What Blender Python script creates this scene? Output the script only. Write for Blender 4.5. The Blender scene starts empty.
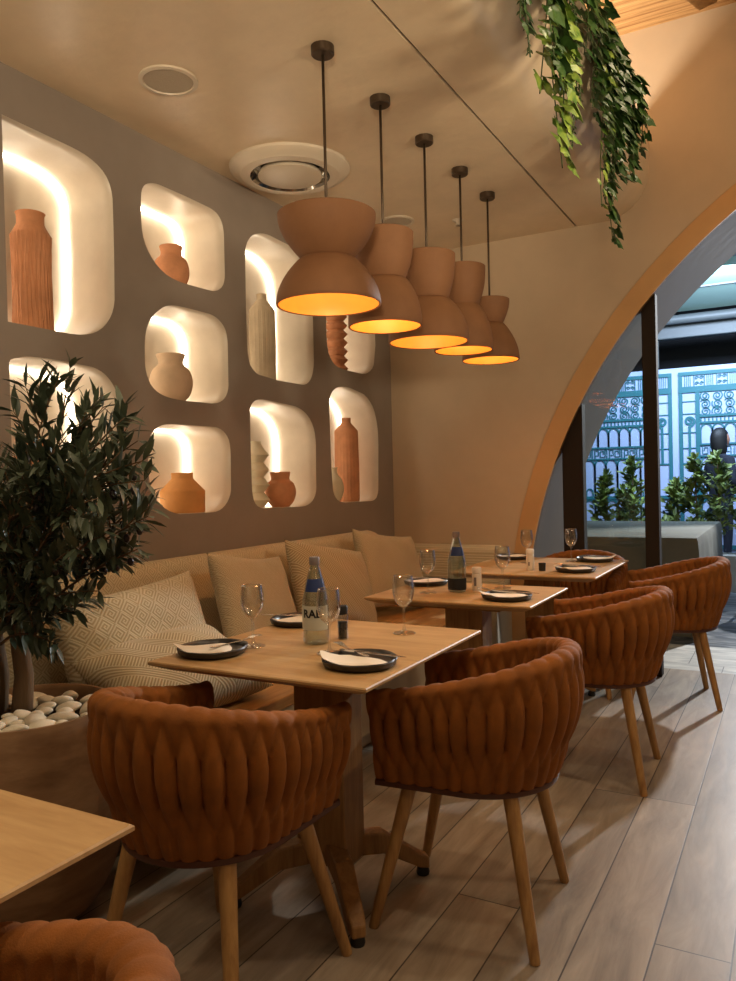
import bpy, bmesh, math, random
from mathutils import Vector, Matrix, Euler
PI = math.pi
random.seed(11)
S = bpy.context.scene
COL = S.collection
S.view_settings.view_transform = 'Standard'
S.view_settings.look = 'None'
S.view_settings.gamma = 1.0
S.view_settings.exposure = 0.42
S.view_settings.use_curve_mapping = False

# ------------------------------------------------------------------ materials
def srgb(r, g, b):
    f = lambda c: (c/255/12.92) if c/255 <= .04045 else ((c/255+.055)/1.055)**2.4
    return (f(r), f(g), f(b), 1)

def new_mat(name):
    m = bpy.data.materials.new(name); m.use_nodes = True
    nt = m.node_tree
    return m, nt, nt.nodes['Principled BSDF']

def N(nt, t, **kw):
    n = nt.nodes.new(t)
    for k, v in kw.items():
        if k.startswith('i_'):
            key = k[2:]
            key = int(key) if key.isdigit() else key.replace('_', ' ')
            n.inputs[key].default_value = v
        else: setattr(n, k, v)
    return n

def mat(name, col, rough=.6, metal=0, var=0., vscale=8, bump=0., bscale=40, stretch=(1,1,1), sheen=0, rvar=0., spec=.5, coords='Object', col2=None, detail=4):
    m, nt, b = new_mat(name)
    b.inputs['Roughness'].default_value = rough
    b.inputs['Metallic'].default_value = metal
    b.inputs['Base Color'].default_value = col
    b.inputs['Specular IOR Level'].default_value = spec
    if sheen:
        b.inputs['Sheen Weight'].default_value = sheen
        b.inputs['Sheen Roughness'].default_value = .4
        b.inputs['Sheen Tint'].default_value = tuple(min(1, c*2.2+.12) for c in col[:3])+(1,)
    if var or bump or rvar or col2:
        tc = N(nt, 'ShaderNodeTexCoord'); mp = N(nt, 'ShaderNodeMapping')
        mp.inputs['Scale'].default_value = stretch
        nt.links.new(tc.outputs[coords], mp.inputs[0])
        if var or col2:
            no = N(nt, 'ShaderNodeTexNoise', i_Scale=vscale, i_Detail=detail, i_Roughness=.6)
            nt.links.new(mp.outputs[0], no.inputs['Vector'])
            rp = N(nt, 'ShaderNodeValToRGB')
            rp.color_ramp.elements[0].position = .32; rp.color_ramp.elements[1].position = .68
            c2 = col2 or tuple(c*(1-var) for c in col[:3])+(1,)
            rp.color_ramp.elements[0].color = c2
            rp.color_ramp.elements[1].color = col if col2 else tuple(min(1, c*(1+var*.5)) for c in col[:3])+(1,)
            nt.links.new(no.outputs['Fac'], rp.inputs[0]); nt.links.new(rp.outputs[0], b.inputs['Base Color'])
        if rvar:
            n3 = N(nt, 'ShaderNodeTexNoise', i_Scale=vscale*.8, i_Detail=5)
            nt.links.new(mp.outputs[0], n3.inputs['Vector'])
            mr = N(nt, 'ShaderNodeMapRange'); mr.inputs[1].default_value = .3; mr.inputs[2].default_value = .7
            mr.inputs[3].default_value = rough-rvar; mr.inputs[4].default_value = rough+rvar
            nt.links.new(n3.outputs['Fac'], mr.inputs[0]); nt.links.new(mr.outputs[0], b.inputs['Roughness'])
        if bump:
            n2 = N(nt, 'ShaderNodeTexNoise', i_Scale=bscale, i_Detail=3)
            nt.links.new(mp.outputs[0], n2.inputs['Vector'])
            bp = N(nt, 'ShaderNodeBump', i_Strength=bump, i_Distance=.01)
            nt.links.new(n2.outputs['Fac'], bp.inputs['Height']); nt.links.new(bp.outputs[0], b.inputs['Normal'])
    return m

def emis(name, col, strength):
    m, nt, b = new_mat(name)
    b.inputs['Base Color'].default_value = (.8, .8, .8, 1)
    b.inputs['Emission Color'].default_value = col
    b.inputs['Emission Strength'].default_value = strength
    return m

def glassy(name, tint=(1,1,1,1), refl=.12, rough=.02, edge=.5):
    m = bpy.data.materials.new(name); m.use_nodes = True; nt = m.node_tree; nt.nodes.clear()
    o = N(nt, 'ShaderNodeOutputMaterial'); mx = N(nt, 'ShaderNodeMixShader'); t = N(nt, 'ShaderNodeBsdfTransparent', i_Color=tint)
    g = N(nt, 'ShaderNodeBsdfGlossy', i_Roughness=rough); lw = N(nt, 'ShaderNodeLayerWeight', i_Blend=.35)
    mr = N(nt, 'ShaderNodeMapRange'); mr.inputs[3].default_value = refl; mr.inputs[4].default_value = edge
    nt.links.new(lw.outputs['Facing'], mr.inputs[0]); nt.links.new(mr.outputs[0], mx.inputs[0])
    nt.links.new(t.outputs[0], mx.inputs[1]); nt.links.new(g.outputs[0], mx.inputs[2]); nt.links.new(mx.outputs[0], o.inputs[0])
    return m

def wood(name, c1, c2, axis='X', scale=3, rough=.45, bump=.08):
    m, nt, b = new_mat(name)
    b.inputs['Roughness'].default_value = rough
    tc = N(nt, 'ShaderNodeTexCoord'); mp = N(nt, 'ShaderNodeMapping')
    s = {'X': (.12, 1, 1), 'Y': (1, .12, 1), 'Z': (1, 1, .12)}[axis]
    mp.inputs['Scale'].default_value = s
    nt.links.new(tc.outputs['Object'], mp.inputs[0])
    n1 = N(nt, 'ShaderNodeTexNoise', i_Scale=scale*8, i_Detail=6, i_Roughness=.65, i_Distortion=.6)
    n2 = N(nt, 'ShaderNodeTexNoise', i_Scale=scale*40, i_Detail=3)
    nt.links.new(mp.outputs[0], n1.inputs['Vector']); nt.links.new(mp.outputs[0], n2.inputs['Vector'])
    mx = N(nt, 'ShaderNodeMath', operation='MULTIPLY_ADD'); mx.inputs[1].default_value = .3
    nt.links.new(n2.outputs['Fac'], mx.inputs[0]); nt.links.new(n1.outputs['Fac'], mx.inputs[2])
    rp = N(nt, 'ShaderNodeValToRGB'); rp.color_ramp.elements[0].position = .48; rp.color_ramp.elements[1].position = .8
    rp.color_ramp.elements[0].color = c2; rp.color_ramp.elements[1].color = c1
    nt.links.new(mx.outputs[0], rp.inputs[0]); nt.links.new(rp.outputs[0], b.inputs['Base Color'])
    bp = N(nt, 'ShaderNodeBump', i_Strength=bump, i_Distance=.004)
    nt.links.new(mx.outputs[0], bp.inputs['Height']); nt.links.new(bp.outputs[0], b.inputs['Normal'])
    return m

def greek_mat(name, c1, c2, size=.05, axes='YZ', spiral=True, ribs=False):
    """woven key pattern on the plane of two object axes, turned 45 degrees"""
    m, nt, b = new_mat(name)
    b.inputs['Roughness'].default_value = .9
    b.inputs['Sheen Weight'].default_value = .2
    tc = N(nt, 'ShaderNodeTexCoord'); sp = N(nt, 'ShaderNodeSeparateXYZ')
    nt.links.new(tc.outputs['Object'], sp.inputs[0])
    L = nt.links.new
    def math_(op, a, b_=None, c=None):
        n = N(nt, 'ShaderNodeMath', operation=op)
        for i, v in enumerate((a, b_, c)):
            if v is None: continue
            if isinstance(v, (int, float)): n.inputs[i].default_value = v
            else: L(v, n.inputs[i])
        return n.outputs[0]
    A, B = sp.outputs[axes[0]], sp.outputs[axes[1]]
    p = math_('MULTIPLY', math_('ADD', A, B), .7071/size)
    q = math_('MULTIPLY', math_('SUBTRACT', A, B), .7071/size)
    if ribs:
        par = math_('GREATER_THAN', math_('FRACT', math_('MULTIPLY', p, .35)), .5)
        s1 = math_('FRACT', math_('MULTIPLY', q, 3)); s2 = math_('FRACT', math_('MULTIPLY', p, 3))
        mixv = math_('ADD', math_('MULTIPLY', s1, par), math_('MULTIPLY', s2, math_('SUBTRACT', 1, par)))
        line = math_('SMOOTH_MIN', 1, math_('MULTIPLY', math_('ABSOLUTE', math_('SUBTRACT', mixv, .5)), 2), .1)
    else:
        u = math_('SUBTRACT', math_('FRACT', p), .5); v = math_('SUBTRACT', math_('FRACT', q), .5)
        mxn = math_('MAXIMUM', math_('ABSOLUTE', u), math_('ABSOLUTE', v))
        ang = math_('DIVIDE', math_('ARCTAN2', v, u), 2*PI)
        f = math_('FRACT', math_('ADD', math_('MULTIPLY', mxn, 5.0), ang))
        line = math_('MULTIPLY', math_('ABSOLUTE', math_('SUBTRACT', f, .5)), 2)
    rp = N(nt, 'ShaderNodeValToRGB'); rp.color_ramp.elements[0].position = .4; rp.color_ramp.elements[1].position = .6
    rp.color_ramp.elements[0].color = c2; rp.color_ramp.elements[1].color = c1
    L(line, rp.inputs[0]); L(rp.outputs[0], b.inputs['Base Color'])
    no = N(nt, 'ShaderNodeTexNoise', i_Scale=400, i_Detail=1); L(tc.outputs['Object'], no.inputs['Vector'])
    h = math_('ADD', line, math_('MULTIPLY', no.outputs['Fac'], .6))
    bp = N(nt, 'ShaderNodeBump', i_Strength=.35, i_Distance=.004); L(h, bp.inputs['Height']); L(bp.outputs[0], b.inputs['Normal'])
    return m

def floor_mat():
    m, nt, b = new_mat('washed_oak_boards'); L = nt.links.new
    tc = N(nt, 'ShaderNodeTexCoord'); sp = N(nt, 'ShaderNodeSeparateXYZ'); L(tc.outputs['Object'], sp.inputs[0])
    cb = N(nt, 'ShaderNodeCombineXYZ')
    ad = N(nt, 'ShaderNodeMath', operation='ADD'); ad.inputs[1].default_value = .16+.186*40; L(sp.outputs['X'], ad.inputs[0])
    ay = N(nt, 'ShaderNodeMath', operation='ADD'); ay.inputs[1].default_value = 20.3; L(sp.outputs['Y'], ay.inputs[0])
    L(ay.outputs[0], cb.inputs['X']); L(ad.outputs[0], cb.inputs['Y'])
    br = N(nt, 'ShaderNodeTexBrick', i_Scale=1.0, i_Mortar_Size=.0022, i_Mortar_Smooth=.1, i_Bias=0., i_Brick_Width=2.6, i_Row_Height=.186)
    br.offset = .37; br.offset_frequency = 3
    br.inputs['Color1'].default_value = (0,0,0,1); br.inputs['Color2'].default_value = (1,1,1,1); br.inputs['Mortar'].default_value = (.5,.5,.5,1)
    L(cb.outputs[0], br.inputs['Vector'])
    mp = N(nt, 'ShaderNodeMapping'); mp.inputs['Scale'].default_value = (1, .16, 1); L(tc.outputs['Object'], mp.inputs[0])
    # shift the grain per board
    off = N(nt, 'ShaderNodeVectorMath', operation='MULTIPLY_ADD'); off.inputs[1].default_value = (7, 13, 3); L(br.outputs['Color'], off.inputs[0]); L(mp.outputs[0], off.inputs[2])
    n1 = N(nt, 'ShaderNodeTexNoise', i_Scale=14, i_Detail=6, i_Roughness=.65, i_Distortion=.5); L(off.outputs[0], n1.inputs['Vector'])
    n2 = N(nt, 'ShaderNodeTexNoise', i_Scale=3.2, i_Detail=4); L(off.outputs[0], n2.inputs['Vector'])
    rp = N(nt, 'ShaderNodeValToRGB'); e = rp.color_ramp.elements
    e[0].position = .3; e[0].color = srgb(118, 104, 88); e[1].position = .7; e[1].color = srgb(168, 154, 136)
    L(n1.outputs['Fac'], rp.inputs[0])
    r2 = N(nt, 'ShaderNodeValToRGB'); r2.color_ramp.elements[0].position = .35; r2.color_ramp.elements[1].position = .7
    r2.color_ramp.elements[0].color = (.72, .72, .74, 1); r2.color_ramp.elements[1].color = (1.05, 1.0, .95, 1); L(n2.outputs['Fac'], r2.inputs[0])
    mul = N(nt, 'ShaderNodeMix', data_type='RGBA', blend_type='MULTIPLY'); mul.inputs[0].default_value = 1
    L(rp.outputs[0], mul.inputs[6]); L(r2.outputs[0], mul.inputs[7])
    # small dark knots
    vo = N(nt, 'ShaderNodeTexVoronoi', i_Scale=2.6); L(off.outputs[0], vo.inputs['Vector'])
    kr = N(nt, 'ShaderNodeMapRange'); kr.inputs[1].default_value = .0; kr.inputs[2].default_value = .09; kr.inputs[3].default_value = .45; kr.inputs[4].default_value = 1.
    L(vo.outputs['Distance'], kr.inputs[0])
    mk = N(nt, 'ShaderNodeMix', data_type='RGBA', blend_type='MULTIPLY'); mk.inputs[0].default_value = 1
    L(mul.outputs[2], mk.inputs[6]); L(kr.outputs[0], mk.inputs[7])
    mm = N(nt, 'ShaderNodeMix', data_type='RGBA'); mm.inputs[7].default_value = srgb(60, 48, 36)
    L(br.outputs['Fac'], mm.inputs[0]); L(mk.outputs[2], mm.inputs[6]); L(mm.outputs[2], b.inputs['Base Color'])
    b.inputs['Roughness'].default_value = .42
    inv = N(nt, 'ShaderNodeMath', operation='MULTIPLY_ADD'); inv.inputs[1].default_value = -1.5; L(br.outputs['Fac'], inv.inputs[0]); L(n1.outputs['Fac'], inv.inputs[2])
    bp = N(nt, 'ShaderNodeBump', i_Strength=.12, i_Distance=.004); L(inv.outputs[0], bp.inputs['Height']); L(bp.outputs[0], b.inputs['Normal'])
    return m

def tile_mat(name, c1, c2, grout, w, h, rough=.35, vs=3, ramp=(.35,.65)):
    m, nt, b = new_mat(name); L = nt.links.new
    tc = N(nt, 'ShaderNodeTexCoord')
    br = N(nt, 'ShaderNodeTexBrick', i_Scale=1.0, i_Mortar_Size=.003, i_Brick_Width=w, i_Row_Height=h); br.offset = .5
    L(tc.outputs['Object'], br.inputs['Vector'])
    mp = N(nt, 'ShaderNodeMapping'); mp.inputs['Scale'].default_value = (.6, 2.2, 1); L(tc.outputs['Object'], mp.inputs[0])
    no = N(nt, 'ShaderNodeTexNoise', i_Scale=vs, i_Detail=5, i_Distortion=1.2); L(mp.outputs[0], no.inputs['Vector'])
    rp = N(nt, 'ShaderNodeValToRGB'); rp.color_ramp.elements[0].position, rp.color_ramp.elements[1].position = ramp
    rp.color_ramp.elements[0].color = c2; rp.color_ramp.elements[1].color = c1; L(no.outputs['Fac'], rp.inputs[0])
    mm = N(nt, 'ShaderNodeMix', data_type='RGBA'); mm.inputs[7].default_value = grout
    L(br.outputs['Fac'], mm.inputs[0]); L(rp.outputs[0], mm.inputs[6]); L(mm.outputs[2], b.inputs['Base Color'])
    b.inputs['Roughness'].default_value = rough
    return m

WARM = (1.0, .66, .34, 1)
Mt = {}
Mt['taupe'] = mat('taupe_lime_plaster', srgb(146, 135, 125), .62, var=.10, vscale=2.5, bump=.05, bscale=9, rvar=.1)
Mt['beige'] = mat('beige_lime_plaster', srgb(202, 182, 154), .62, var=.08, vscale=2.2, bump=.06, bscale=8, rvar=.1)
Mt['ceil'] = mat('polished_sand_plaster', srgb(220, 200, 170), .34, var=.08, vscale=4, bump=.16, bscale=20)
Mt['niche'] = mat('pale_polished_plaster', srgb(214, 203, 186), .38, var=.07, vscale=7, bump=.06, bscale=16, rvar=.1)
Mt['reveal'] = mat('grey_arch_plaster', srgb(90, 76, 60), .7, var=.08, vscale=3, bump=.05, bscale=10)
Mt['archtrim'] = mat('ochre_oak_band', srgb(206, 162, 110), .5, var=.08, vscale=3)
Mt['floor'] = floor_mat()
Mt['marble'] = tile_mat('pale_stone_threshold', srgb(206, 204, 196), srgb(160, 160, 156), srgb(90, 90, 88), .42, .9, .4, 6)
Mt['slate'] = tile_mat('dark_blue_grey_paving', srgb(128, 130, 132), srgb(48, 54, 64), srgb(40, 44, 50), 1.2, .3, .35, 5, (.45, .62))
Mt['velvet'] = mat('rust_velvet', srgb(134, 77, 12), .85, var=.22, vscale=14, bump=.2, bscale=420, sheen=.06)
Mt['base_brown'] = mat('reddish_brown_leather', srgb(74, 38, 22), .4, var=.15, vscale=10)
Mt['oak_leg'] = wood('oak_leg', srgb(178, 138, 84), srgb(140, 100, 56), 'Z', 3, .45)
Mt['oak_top'] = wood('oak_tabletop', srgb(192, 156, 106), srgb(170, 132, 84), 'X', 2.2, .5, .04)
Mt['oak_base'] = wood('oak_table_base', srgb(160, 120, 72), srgb(126, 90, 50), 'Z', 3, .5)
Mt['bench_top'] = wood('bench_seat_wood', srgb(196, 156, 104), srgb(160, 118, 70), 'Y', 2., .4)
Mt['bench_base'] = mat('bench_base_plaster', srgb(196, 184, 160), .75, var=.1, vscale=4)
Mt['dark_metal'] = mat('dark_bronze_frame', srgb(44, 36, 30), .8, spec=.2)
Mt['black'] = mat('black_rubber', srgb(24, 22, 20), .6)
Mt['plate'] = mat('charcoal_stoneware', srgb(44, 40, 38), .35, var=.3, vscale=60, bump=.1, bscale=60)
Mt['napkin'] = mat('white_napkin_linen', srgb(236, 228, 214), .9, bump=.2, bscale=300)
Mt['steel'] = mat('cutlery_steel', srgb(210, 205, 198), .22, metal=1)
Mt['glass'] = glassy('clear_glass', (.985, .99, .985, 1), .05, .03, .85)
Mt['bottle'] = glassy('bottle_glass', (.86, .91, .90, 1), .10, .05, .7)
Mt['window'] = glassy('window_glass', (.93, .96, .95, 1), .03, .0, .22)
Mt['terracotta'] = mat('terracotta_clay', srgb(196, 136, 96), .75, var=.18, vscale=12, bump=.12, bscale=80)
Mt['ochre'] = mat('ochre_clay', srgb(204, 146, 84), .75, var=.1, vscale=12, bump=.1, bscale=80)
Mt['taupe_clay'] = mat('taupe_clay', srgb(178, 160, 134), .8, var=.12, vscale=12, bump=.15, bscale=60)
Mt['blush_clay'] = mat('pale_blush_clay', srgb(206, 180, 152), .8, var=.08, vscale=12, bump=.1, bscale=60)
Mt['cream_clay'] = mat('cream_clay', srgb(206, 196, 170), .8, var=.1, vscale=12, bump=.1, bscale=60)
Mt['shade'] = mat('brown_clay_shade', srgb(140, 98, 64), .72, var=.10, vscale=9, bump=.08, bscale=60)
Mt['gold'] = mat('gold_lacquer_inside', srgb(224, 158, 72), .45, var=.08, vscale=6)
Mt['rod'] = mat('bronze_rod', srgb(84, 70, 56), .4, metal=.7)
Mt['white'] = mat('white_ceiling_enamel', srgb(214, 202, 182), .4)
Mt['chrome'] = mat('chrome_baffle', srgb(190, 190, 185), .12, metal=1)
Mt['grille'] = mat('speaker_mesh', srgb(180, 168, 148), .7, var=.1, vscale=200)
Mt['leaf'] = mat('olive_leaf', srgb(86, 98, 76), .42, var=.35, vscale=9, col2=srgb(52, 64, 50))
Mt['bark'] = mat('olive_bark', srgb(112, 88, 62), .85, var=.3, vscale=18, bump=.5, bscale=40, stretch=(1,1,.2))
Mt['olive'] = mat('dark_olive_fruit', srgb(42, 34, 38), .35)
Mt['ivy'] = mat('ivy_leaf', srgb(66, 100, 42), .45, var=.3, vscale=7, col2=srgb(34, 64, 30))
Mt['lime'] = mat('variegated_leaf', srgb(150, 172, 74), .45, var=.3, vscale=25, col2=srgb(64, 104, 40))
Mt['string'] = mat('trailing_string_green', srgb(66, 84, 42), .6, var=.3, vscale=20)
Mt['hedge'] = mat('hedge_leaf', srgb(150, 168, 80), .5, var=.35, vscale=5, col2=srgb(38, 66, 40))
Mt['pot'] = mat('brown_clay_planter', srgb(156, 122, 88), .7, var=.2, vscale=5, bump=.15, bscale=14, stretch=(1,1,3), col2=srgb(118, 86, 56))
Mt['pebble'] = mat('white_pebble', srgb(226, 216, 194), .6, var=.08, vscale=10)
Mt['soil'] = mat('dark_soil', srgb(60, 46, 34), .95, bump=.5, bscale=60)
Mt['cushion_key'] = greek_mat('sand_key_weave', srgb(206, 194, 164), srgb(176, 160, 126), .055)
Mt['cushion_key_small'] = greek_mat('sand_small_key_weave', srgb(200, 188, 158), srgb(178, 162, 130), .032)
Mt['back_key'] = greek_mat('backrest_key_weave', srgb(208, 196, 166), srgb(184, 168, 136), .05)
Mt['cushion_rib'] = greek_mat('sand_herringbone_weave', srgb(204, 190, 158), srgb(164, 146, 110), .03, ribs=True)
Mt['canvas'] = mat('grey_canvas_cover', srgb(98, 98, 88), .85, var=.12, vscale=4, bump=.2, bscale=12)
Mt['mural'] = mat('pale_blue_panel', srgb(178, 194, 232), .6, var=.06, vscale=1.5)
Mt['teal'] = mat('teal_ironwork_paint', srgb(38, 110, 122), .55)
Mt['awning'] = mat('translucent_canopy_sheet', srgb(150, 178, 166), .6, var=.05, vscale=1.2)
Mt['greybeam'] = mat('grey_steel_beam', srgb(84, 88, 88), .5)
Mt['darkwall'] = mat('dark_courtyard_wall', srgb(34, 36, 40), .8)
Mt['slat_white'] = mat('pale_louvre_slat', srgb(150, 156, 158), .5)
Mt['plastic_white'] = mat('white_moulded_plastic', srgb(226, 230, 234), .4)
Mt['skin'] = mat('skin', srgb(180, 128, 100), .6)
Mt['jacket'] = mat('dark_navy_cloth', srgb(30, 34, 48), .9)
Mt['hair'] = mat('black_hair', srgb(18, 16, 18), .6)
Mt['concrete'] = mat('pale_concrete', srgb(176, 174, 166), .8, var=.1, vscale=3)
Mt['navy'] = mat('navy_label', srgb(34, 56, 110), .5)
Mt['label'] = mat('frosted_label', srgb(196, 198, 184), .6)
Mt['print_black'] = mat('black_print', srgb(22, 22, 24), .6)
Mt['mill'] = mat('white_ceramic_mill', srgb(236, 226, 212), .35)
Mt['pepper'] = mat('dark_pepper', srgb(40, 34, 28), .6)
Mt['print_grey'] = mat('grey_print', srgb(130, 120, 120), .6)
Mt['led'] = emis('warm_led_strip', (1, .84, .64, 1), 6)
Mt['bulb'] = emis('frosted_bulb', (1, .66, .30, 1), 1.3)

def reed_mat():
    m, nt, b = new_mat('split_reed_matting'); L = nt.links.new
    tc = N(nt, 'ShaderNodeTexCoord'); mp = N(nt, 'ShaderNodeMapping'); mp.inputs['Scale'].default_value = (.6, 30, 1)
    mp.inputs['Rotation'].default_value = (0, 0, .08)
    L(tc.outputs['Object'], mp.inputs[0])
    no = N(nt, 'ShaderNodeTexNoise', i_Scale=2.2, i_Detail=5, i_Roughness=.7); L(mp.outputs[0], no.inputs['Vector'])
    rp = N(nt, 'ShaderNodeValToRGB'); e = rp.color_ramp.elements
    e[0].position = .35; e[0].color = srgb(150, 100, 54); e[1].position = .65; e[1].color = srgb(226, 184, 124)
    L(no.outputs['Fac'], rp.inputs[0]); L(rp.outputs[0], b.inputs['Base Color'])
    bp = N(nt, 'ShaderNodeBump', i_Strength=.5, i_Distance=.01); L(no.outputs['Fac'], bp.inputs['Height']); L(bp.outputs[0], b.inputs['Normal'])
    b.inputs['Roughness'].default_value = .8
    return m
Mt['reed'] = reed_mat()

# ------------------------------------------------------------------ mesh helpers
class MB:
    def __init__(s): s.v = []; s.f = []; s.mi = []
    def add(s, vs, fs, mi=0):
        o = len(s.v); s.v += [tuple(v) for v in vs]
        s.f += [tuple(i+o for i in f) for f in fs]; s.mi += [mi]*len(fs)
        return s
    def box(s, x0, x1, y0, y1, z0, z1, mi=0, M=None):
        vs = [Vector(p) for p in ((x0,y0,z0),(x1,y0,z0),(x1,y1,z0),(x0,y1,z0),(x0,y0,z1),(x1,y0,z1),(x1,y1,z1),(x0,y1,z1))]
        if M: vs = [M @ v for v in vs]
        return s.add(vs, [(0,3,2,1),(4,5,6,7),(0,1,5,4),(1,2,6,5),(2,3,7,6),(3,0,4,7)], mi)
    def lathe(s, prof, n=32, c=(0,0,0), mi=0, cap0=False, cap1=False, fn=None):
        vs = []; fs = []
        for (r, z) in prof:
            for i in range(n):
                a = 2*PI*i/n; rr = r
                if fn: rr = r+fn(a, z)
                vs.append((c[0]+rr*math.cos(a), c[1]+rr*math.sin(a), c[2]+z))
        for j in range(len(prof)-1):
            for i in range(n):
                k = (i+1) % n
                fs.append((j*n+i, j*n+k, (j+1)*n+k, (j+1)*n+i))
        if cap0: fs.append(tuple(range(n-1, -1, -1)))
        if cap1: fs.append(tuple((len(prof)-1)*n+i for i in range(n)))
        return s.add(vs, fs, mi)
    def tube(s, pts, r, n=8, mi=0, caps=True):
        pts = [Vector(p) for p in pts]; rs = r if isinstance(r, (list, tuple)) else [r]*len(pts)
        vs = []; up = Vector((0, 0, 1)); prev = None
        for i, p in enumerate(pts):
            d = (pts[min(i+1, len(pts)-1)]-pts[max(i-1, 0)]).normalized()
            if prev is None:
                a = d.cross(up)
                if a.length < .1: a = d.cross(Vector((1, 0, 0)))
            else:
                a = prev-d*prev.dot(d)
            a.normalize(); prev = a; b = d.cross(a)
            for k in range(n):
                t = 2*PI*k/n; vs.append(p+rs[i]*(a*math.cos(t)+b*math.sin(t)))
        fs = []
        for i in range(len(pts)-1):
            for k in range(n):
                k2 = (k+1) % n; fs.append((i*n+k, i*n+k2, (i+1)*n+k2, (i+1)*n+k))
        if caps: fs.append(tuple(range(n-1, -1, -1))); fs.append(tuple((len(pts)-1)*n+k for k in range(n)))
        return s.add(vs, fs, mi)
    def build(s, name, mats, parent=None, smooth=False, bevel=0, segs=2, autosmooth=None, loc=None, rot=None):
        me = bpy.data.meshes.new(name); me.from_pydata(s.v, [], s.f)
        if not isinstance(mats, (list, tuple)): mats = [mats]
        for m in mats: me.materials.append(Mt[m] if isinstance(m, str) else m)
        me.polygons.foreach_set('material_index', s.mi)
        bm = bmesh.new(); bm.from_mesh(me); bmesh.ops.recalc_face_normals(bm, faces=bm.faces); bm.to_mesh(me); bm.free()
        me.polygons.foreach_set('use_smooth', [bool(smooth)]*len(me.polygons))
        if smooth and autosmooth: me.set_sharp_from_angle(angle=math.radians(autosmooth))
        o = bpy.data.objects.new(name, me); COL.objects.link(o)
        if parent: o.parent = parent
        if loc: o.location = loc
        if rot: o.rotation_euler = rot
        if bevel:
            md = o.modifiers.new('bevel', 'BEVEL'); md.width = bevel; md.segments = segs; md.limit_method = 'ANGLE'
        return o

def thing(name, label, cat, loc=(0,0,0), rz=0, group=None):
    o = bpy.data.objects.new(name, None); COL.objects.link(o); o.empty_display_size = .1
    o.location = loc; o.rotation_euler = (0, 0, rz)
    return tag(o, label, cat, group)
def tag(o, label, cat, group=None):
    o['label'] = label; o['category'] = cat
    if group: o['group'] = group
    return o
def struct(o): o['kind'] = 'structure'; return o
def copy_tree(o, parent=None):
    c = o.copy(); COL.objects.link(c); c.parent = parent
    for ch in [x for x in bpy.data.objects if x.parent == o]: copy_tree(ch, c)
    return c
def dup(o, label, loc, rz=0):
    c = copy_tree(o); c['label'] = label; c.location = loc; c.rotation_euler = (0, 0, rz); return c

# ------------------------------------------------------------------ room shell
XW, YB, HC = -2.527, 4.95, 2.81
ZT = 3.92
m = MB(); m.box(-3.2, 5.3, -2.2, 5.22, -.1, 0); struct(m.build('floor', 'floor'))
m = MB(); m.box(-3.2, 5.3, 5.22, 5.98, -.1, 0); struct(m.build('trim_1', 'marble'))
m = MB(); m.box(-6, 6, 5.98, 12, -.12, -.001); tag(m.build('courtyard_paving', 'slate'), 'dark blue-grey streaked paving outside beyond the arch', 'paving')['kind'] = 'structure'

# left wall with niches
NI = dict(
n1=[(1.868,2.618),(2.173,2.612),(2.284,2.596),(2.36,2.55),(2.389,2.47),(2.389,2.251),(2.384,2.038),(2.356,1.957),(2.289,1.892),(2.196,1.863),(2.052,1.860),(1.868,1.861)],
n2=[(2.554,2.50),(2.561,2.559),(2.585,2.592),(2.631,2.612),(2.68,2.618),(2.841,2.619),(3.014,2.615),(3.074,2.602),(3.111,2.565),(3.124,2.508),(3.122,2.305),(3.106,2.251),(3.062,2.216),(3.004,2.203),(2.818,2.200),(2.70,2.216),(2.612,2.270),(2.562,2.351),(2.552,2.446)],
n3=[(2.555,1.893),(2.569,1.949),(2.608,2.009),(2.673,2.059),(2.732,2.080),(2.855,2.086),(3.000,2.086),(3.067,2.068),(3.115,2.026),(3.131,1.952),(3.128,1.747),(3.106,1.690),(3.058,1.656),(2.996,1.644),(2.796,1.643),(2.676,1.652),(2.598,1.684),(2.561,1.738),(2.551,1.795)],
n4=[(2.557,1.413),(2.570,1.462),(2.610,1.503),(2.672,1.524),(2.764,1.529),(3.014,1.528),(3.075,1.511),(3.119,1.467),(3.131,1.391),(3.126,1.212),(3.094,1.152),(3.034,1.114),(2.95,1.105),(2.748,1.108),(2.657,1.136),(2.589,1.193),(2.558,1.270),(2.553,1.359)],
n5=[(3.295,2.449),(3.313,2.516),(3.362,2.568),(3.435,2.599),(3.522,2.610),(3.715,2.602),(3.84,2.562),(3.915,2.479),(3.940,2.335),(3.938,1.974),(3.912,1.874),(3.85,1.822),(3.77,1.814),(3.553,1.815),(3.385,1.828),(3.315,1.871),(3.292,1.947),(3.290,2.211)],
n6=[(4.092,2.259),(4.119,2.385),(4.205,2.460),(4.331,2.495),(4.527,2.497),(4.654,2.452),(4.720,2.347),(4.729,2.175),(4.695,2.032),(4.608,1.970),(4.501,1.955),(4.305,1.957),(4.175,1.978),(4.108,2.045),(4.090,2.147)],
n7=[(3.301,1.622),(3.323,1.670),(3.384,1.694),(3.482,1.695),(3.725,1.682),(3.845,1.643),(3.917,1.565),(3.937,1.464),(3.930,1.205),(3.902,1.144),(3.834,1.108),(3.740,1.100),(3.40,1.106),(3.328,1.134),(3.302,1.208),(3.299,1.420)],
n8=[(4.106,1.740),(4.142,1.802),(4.225,1.839),(4.364,1.846),(4.545,1.820),(4.668,1.744),(4.725,1.623),(4.736,1.485),(4.720,1.180),(4.685,1.120),(4.611,1.102),(4.275,1.105),(4.175,1.124),(4.121,1.188),(4.105,1.375),(4.104,1.60)],
n9=[(1.868,1.712),(1.905,1.733),(1.96,1.744),(2.094,1.746),(2.252,1.739),(2.325,1.712),(2.375,1.655),(2.390,1.58),(2.390,1.443),(2.386,1.315),(2.355,1.236),(2.275,1.192),(2.19,1.184),(1.868,1.184)])
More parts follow.
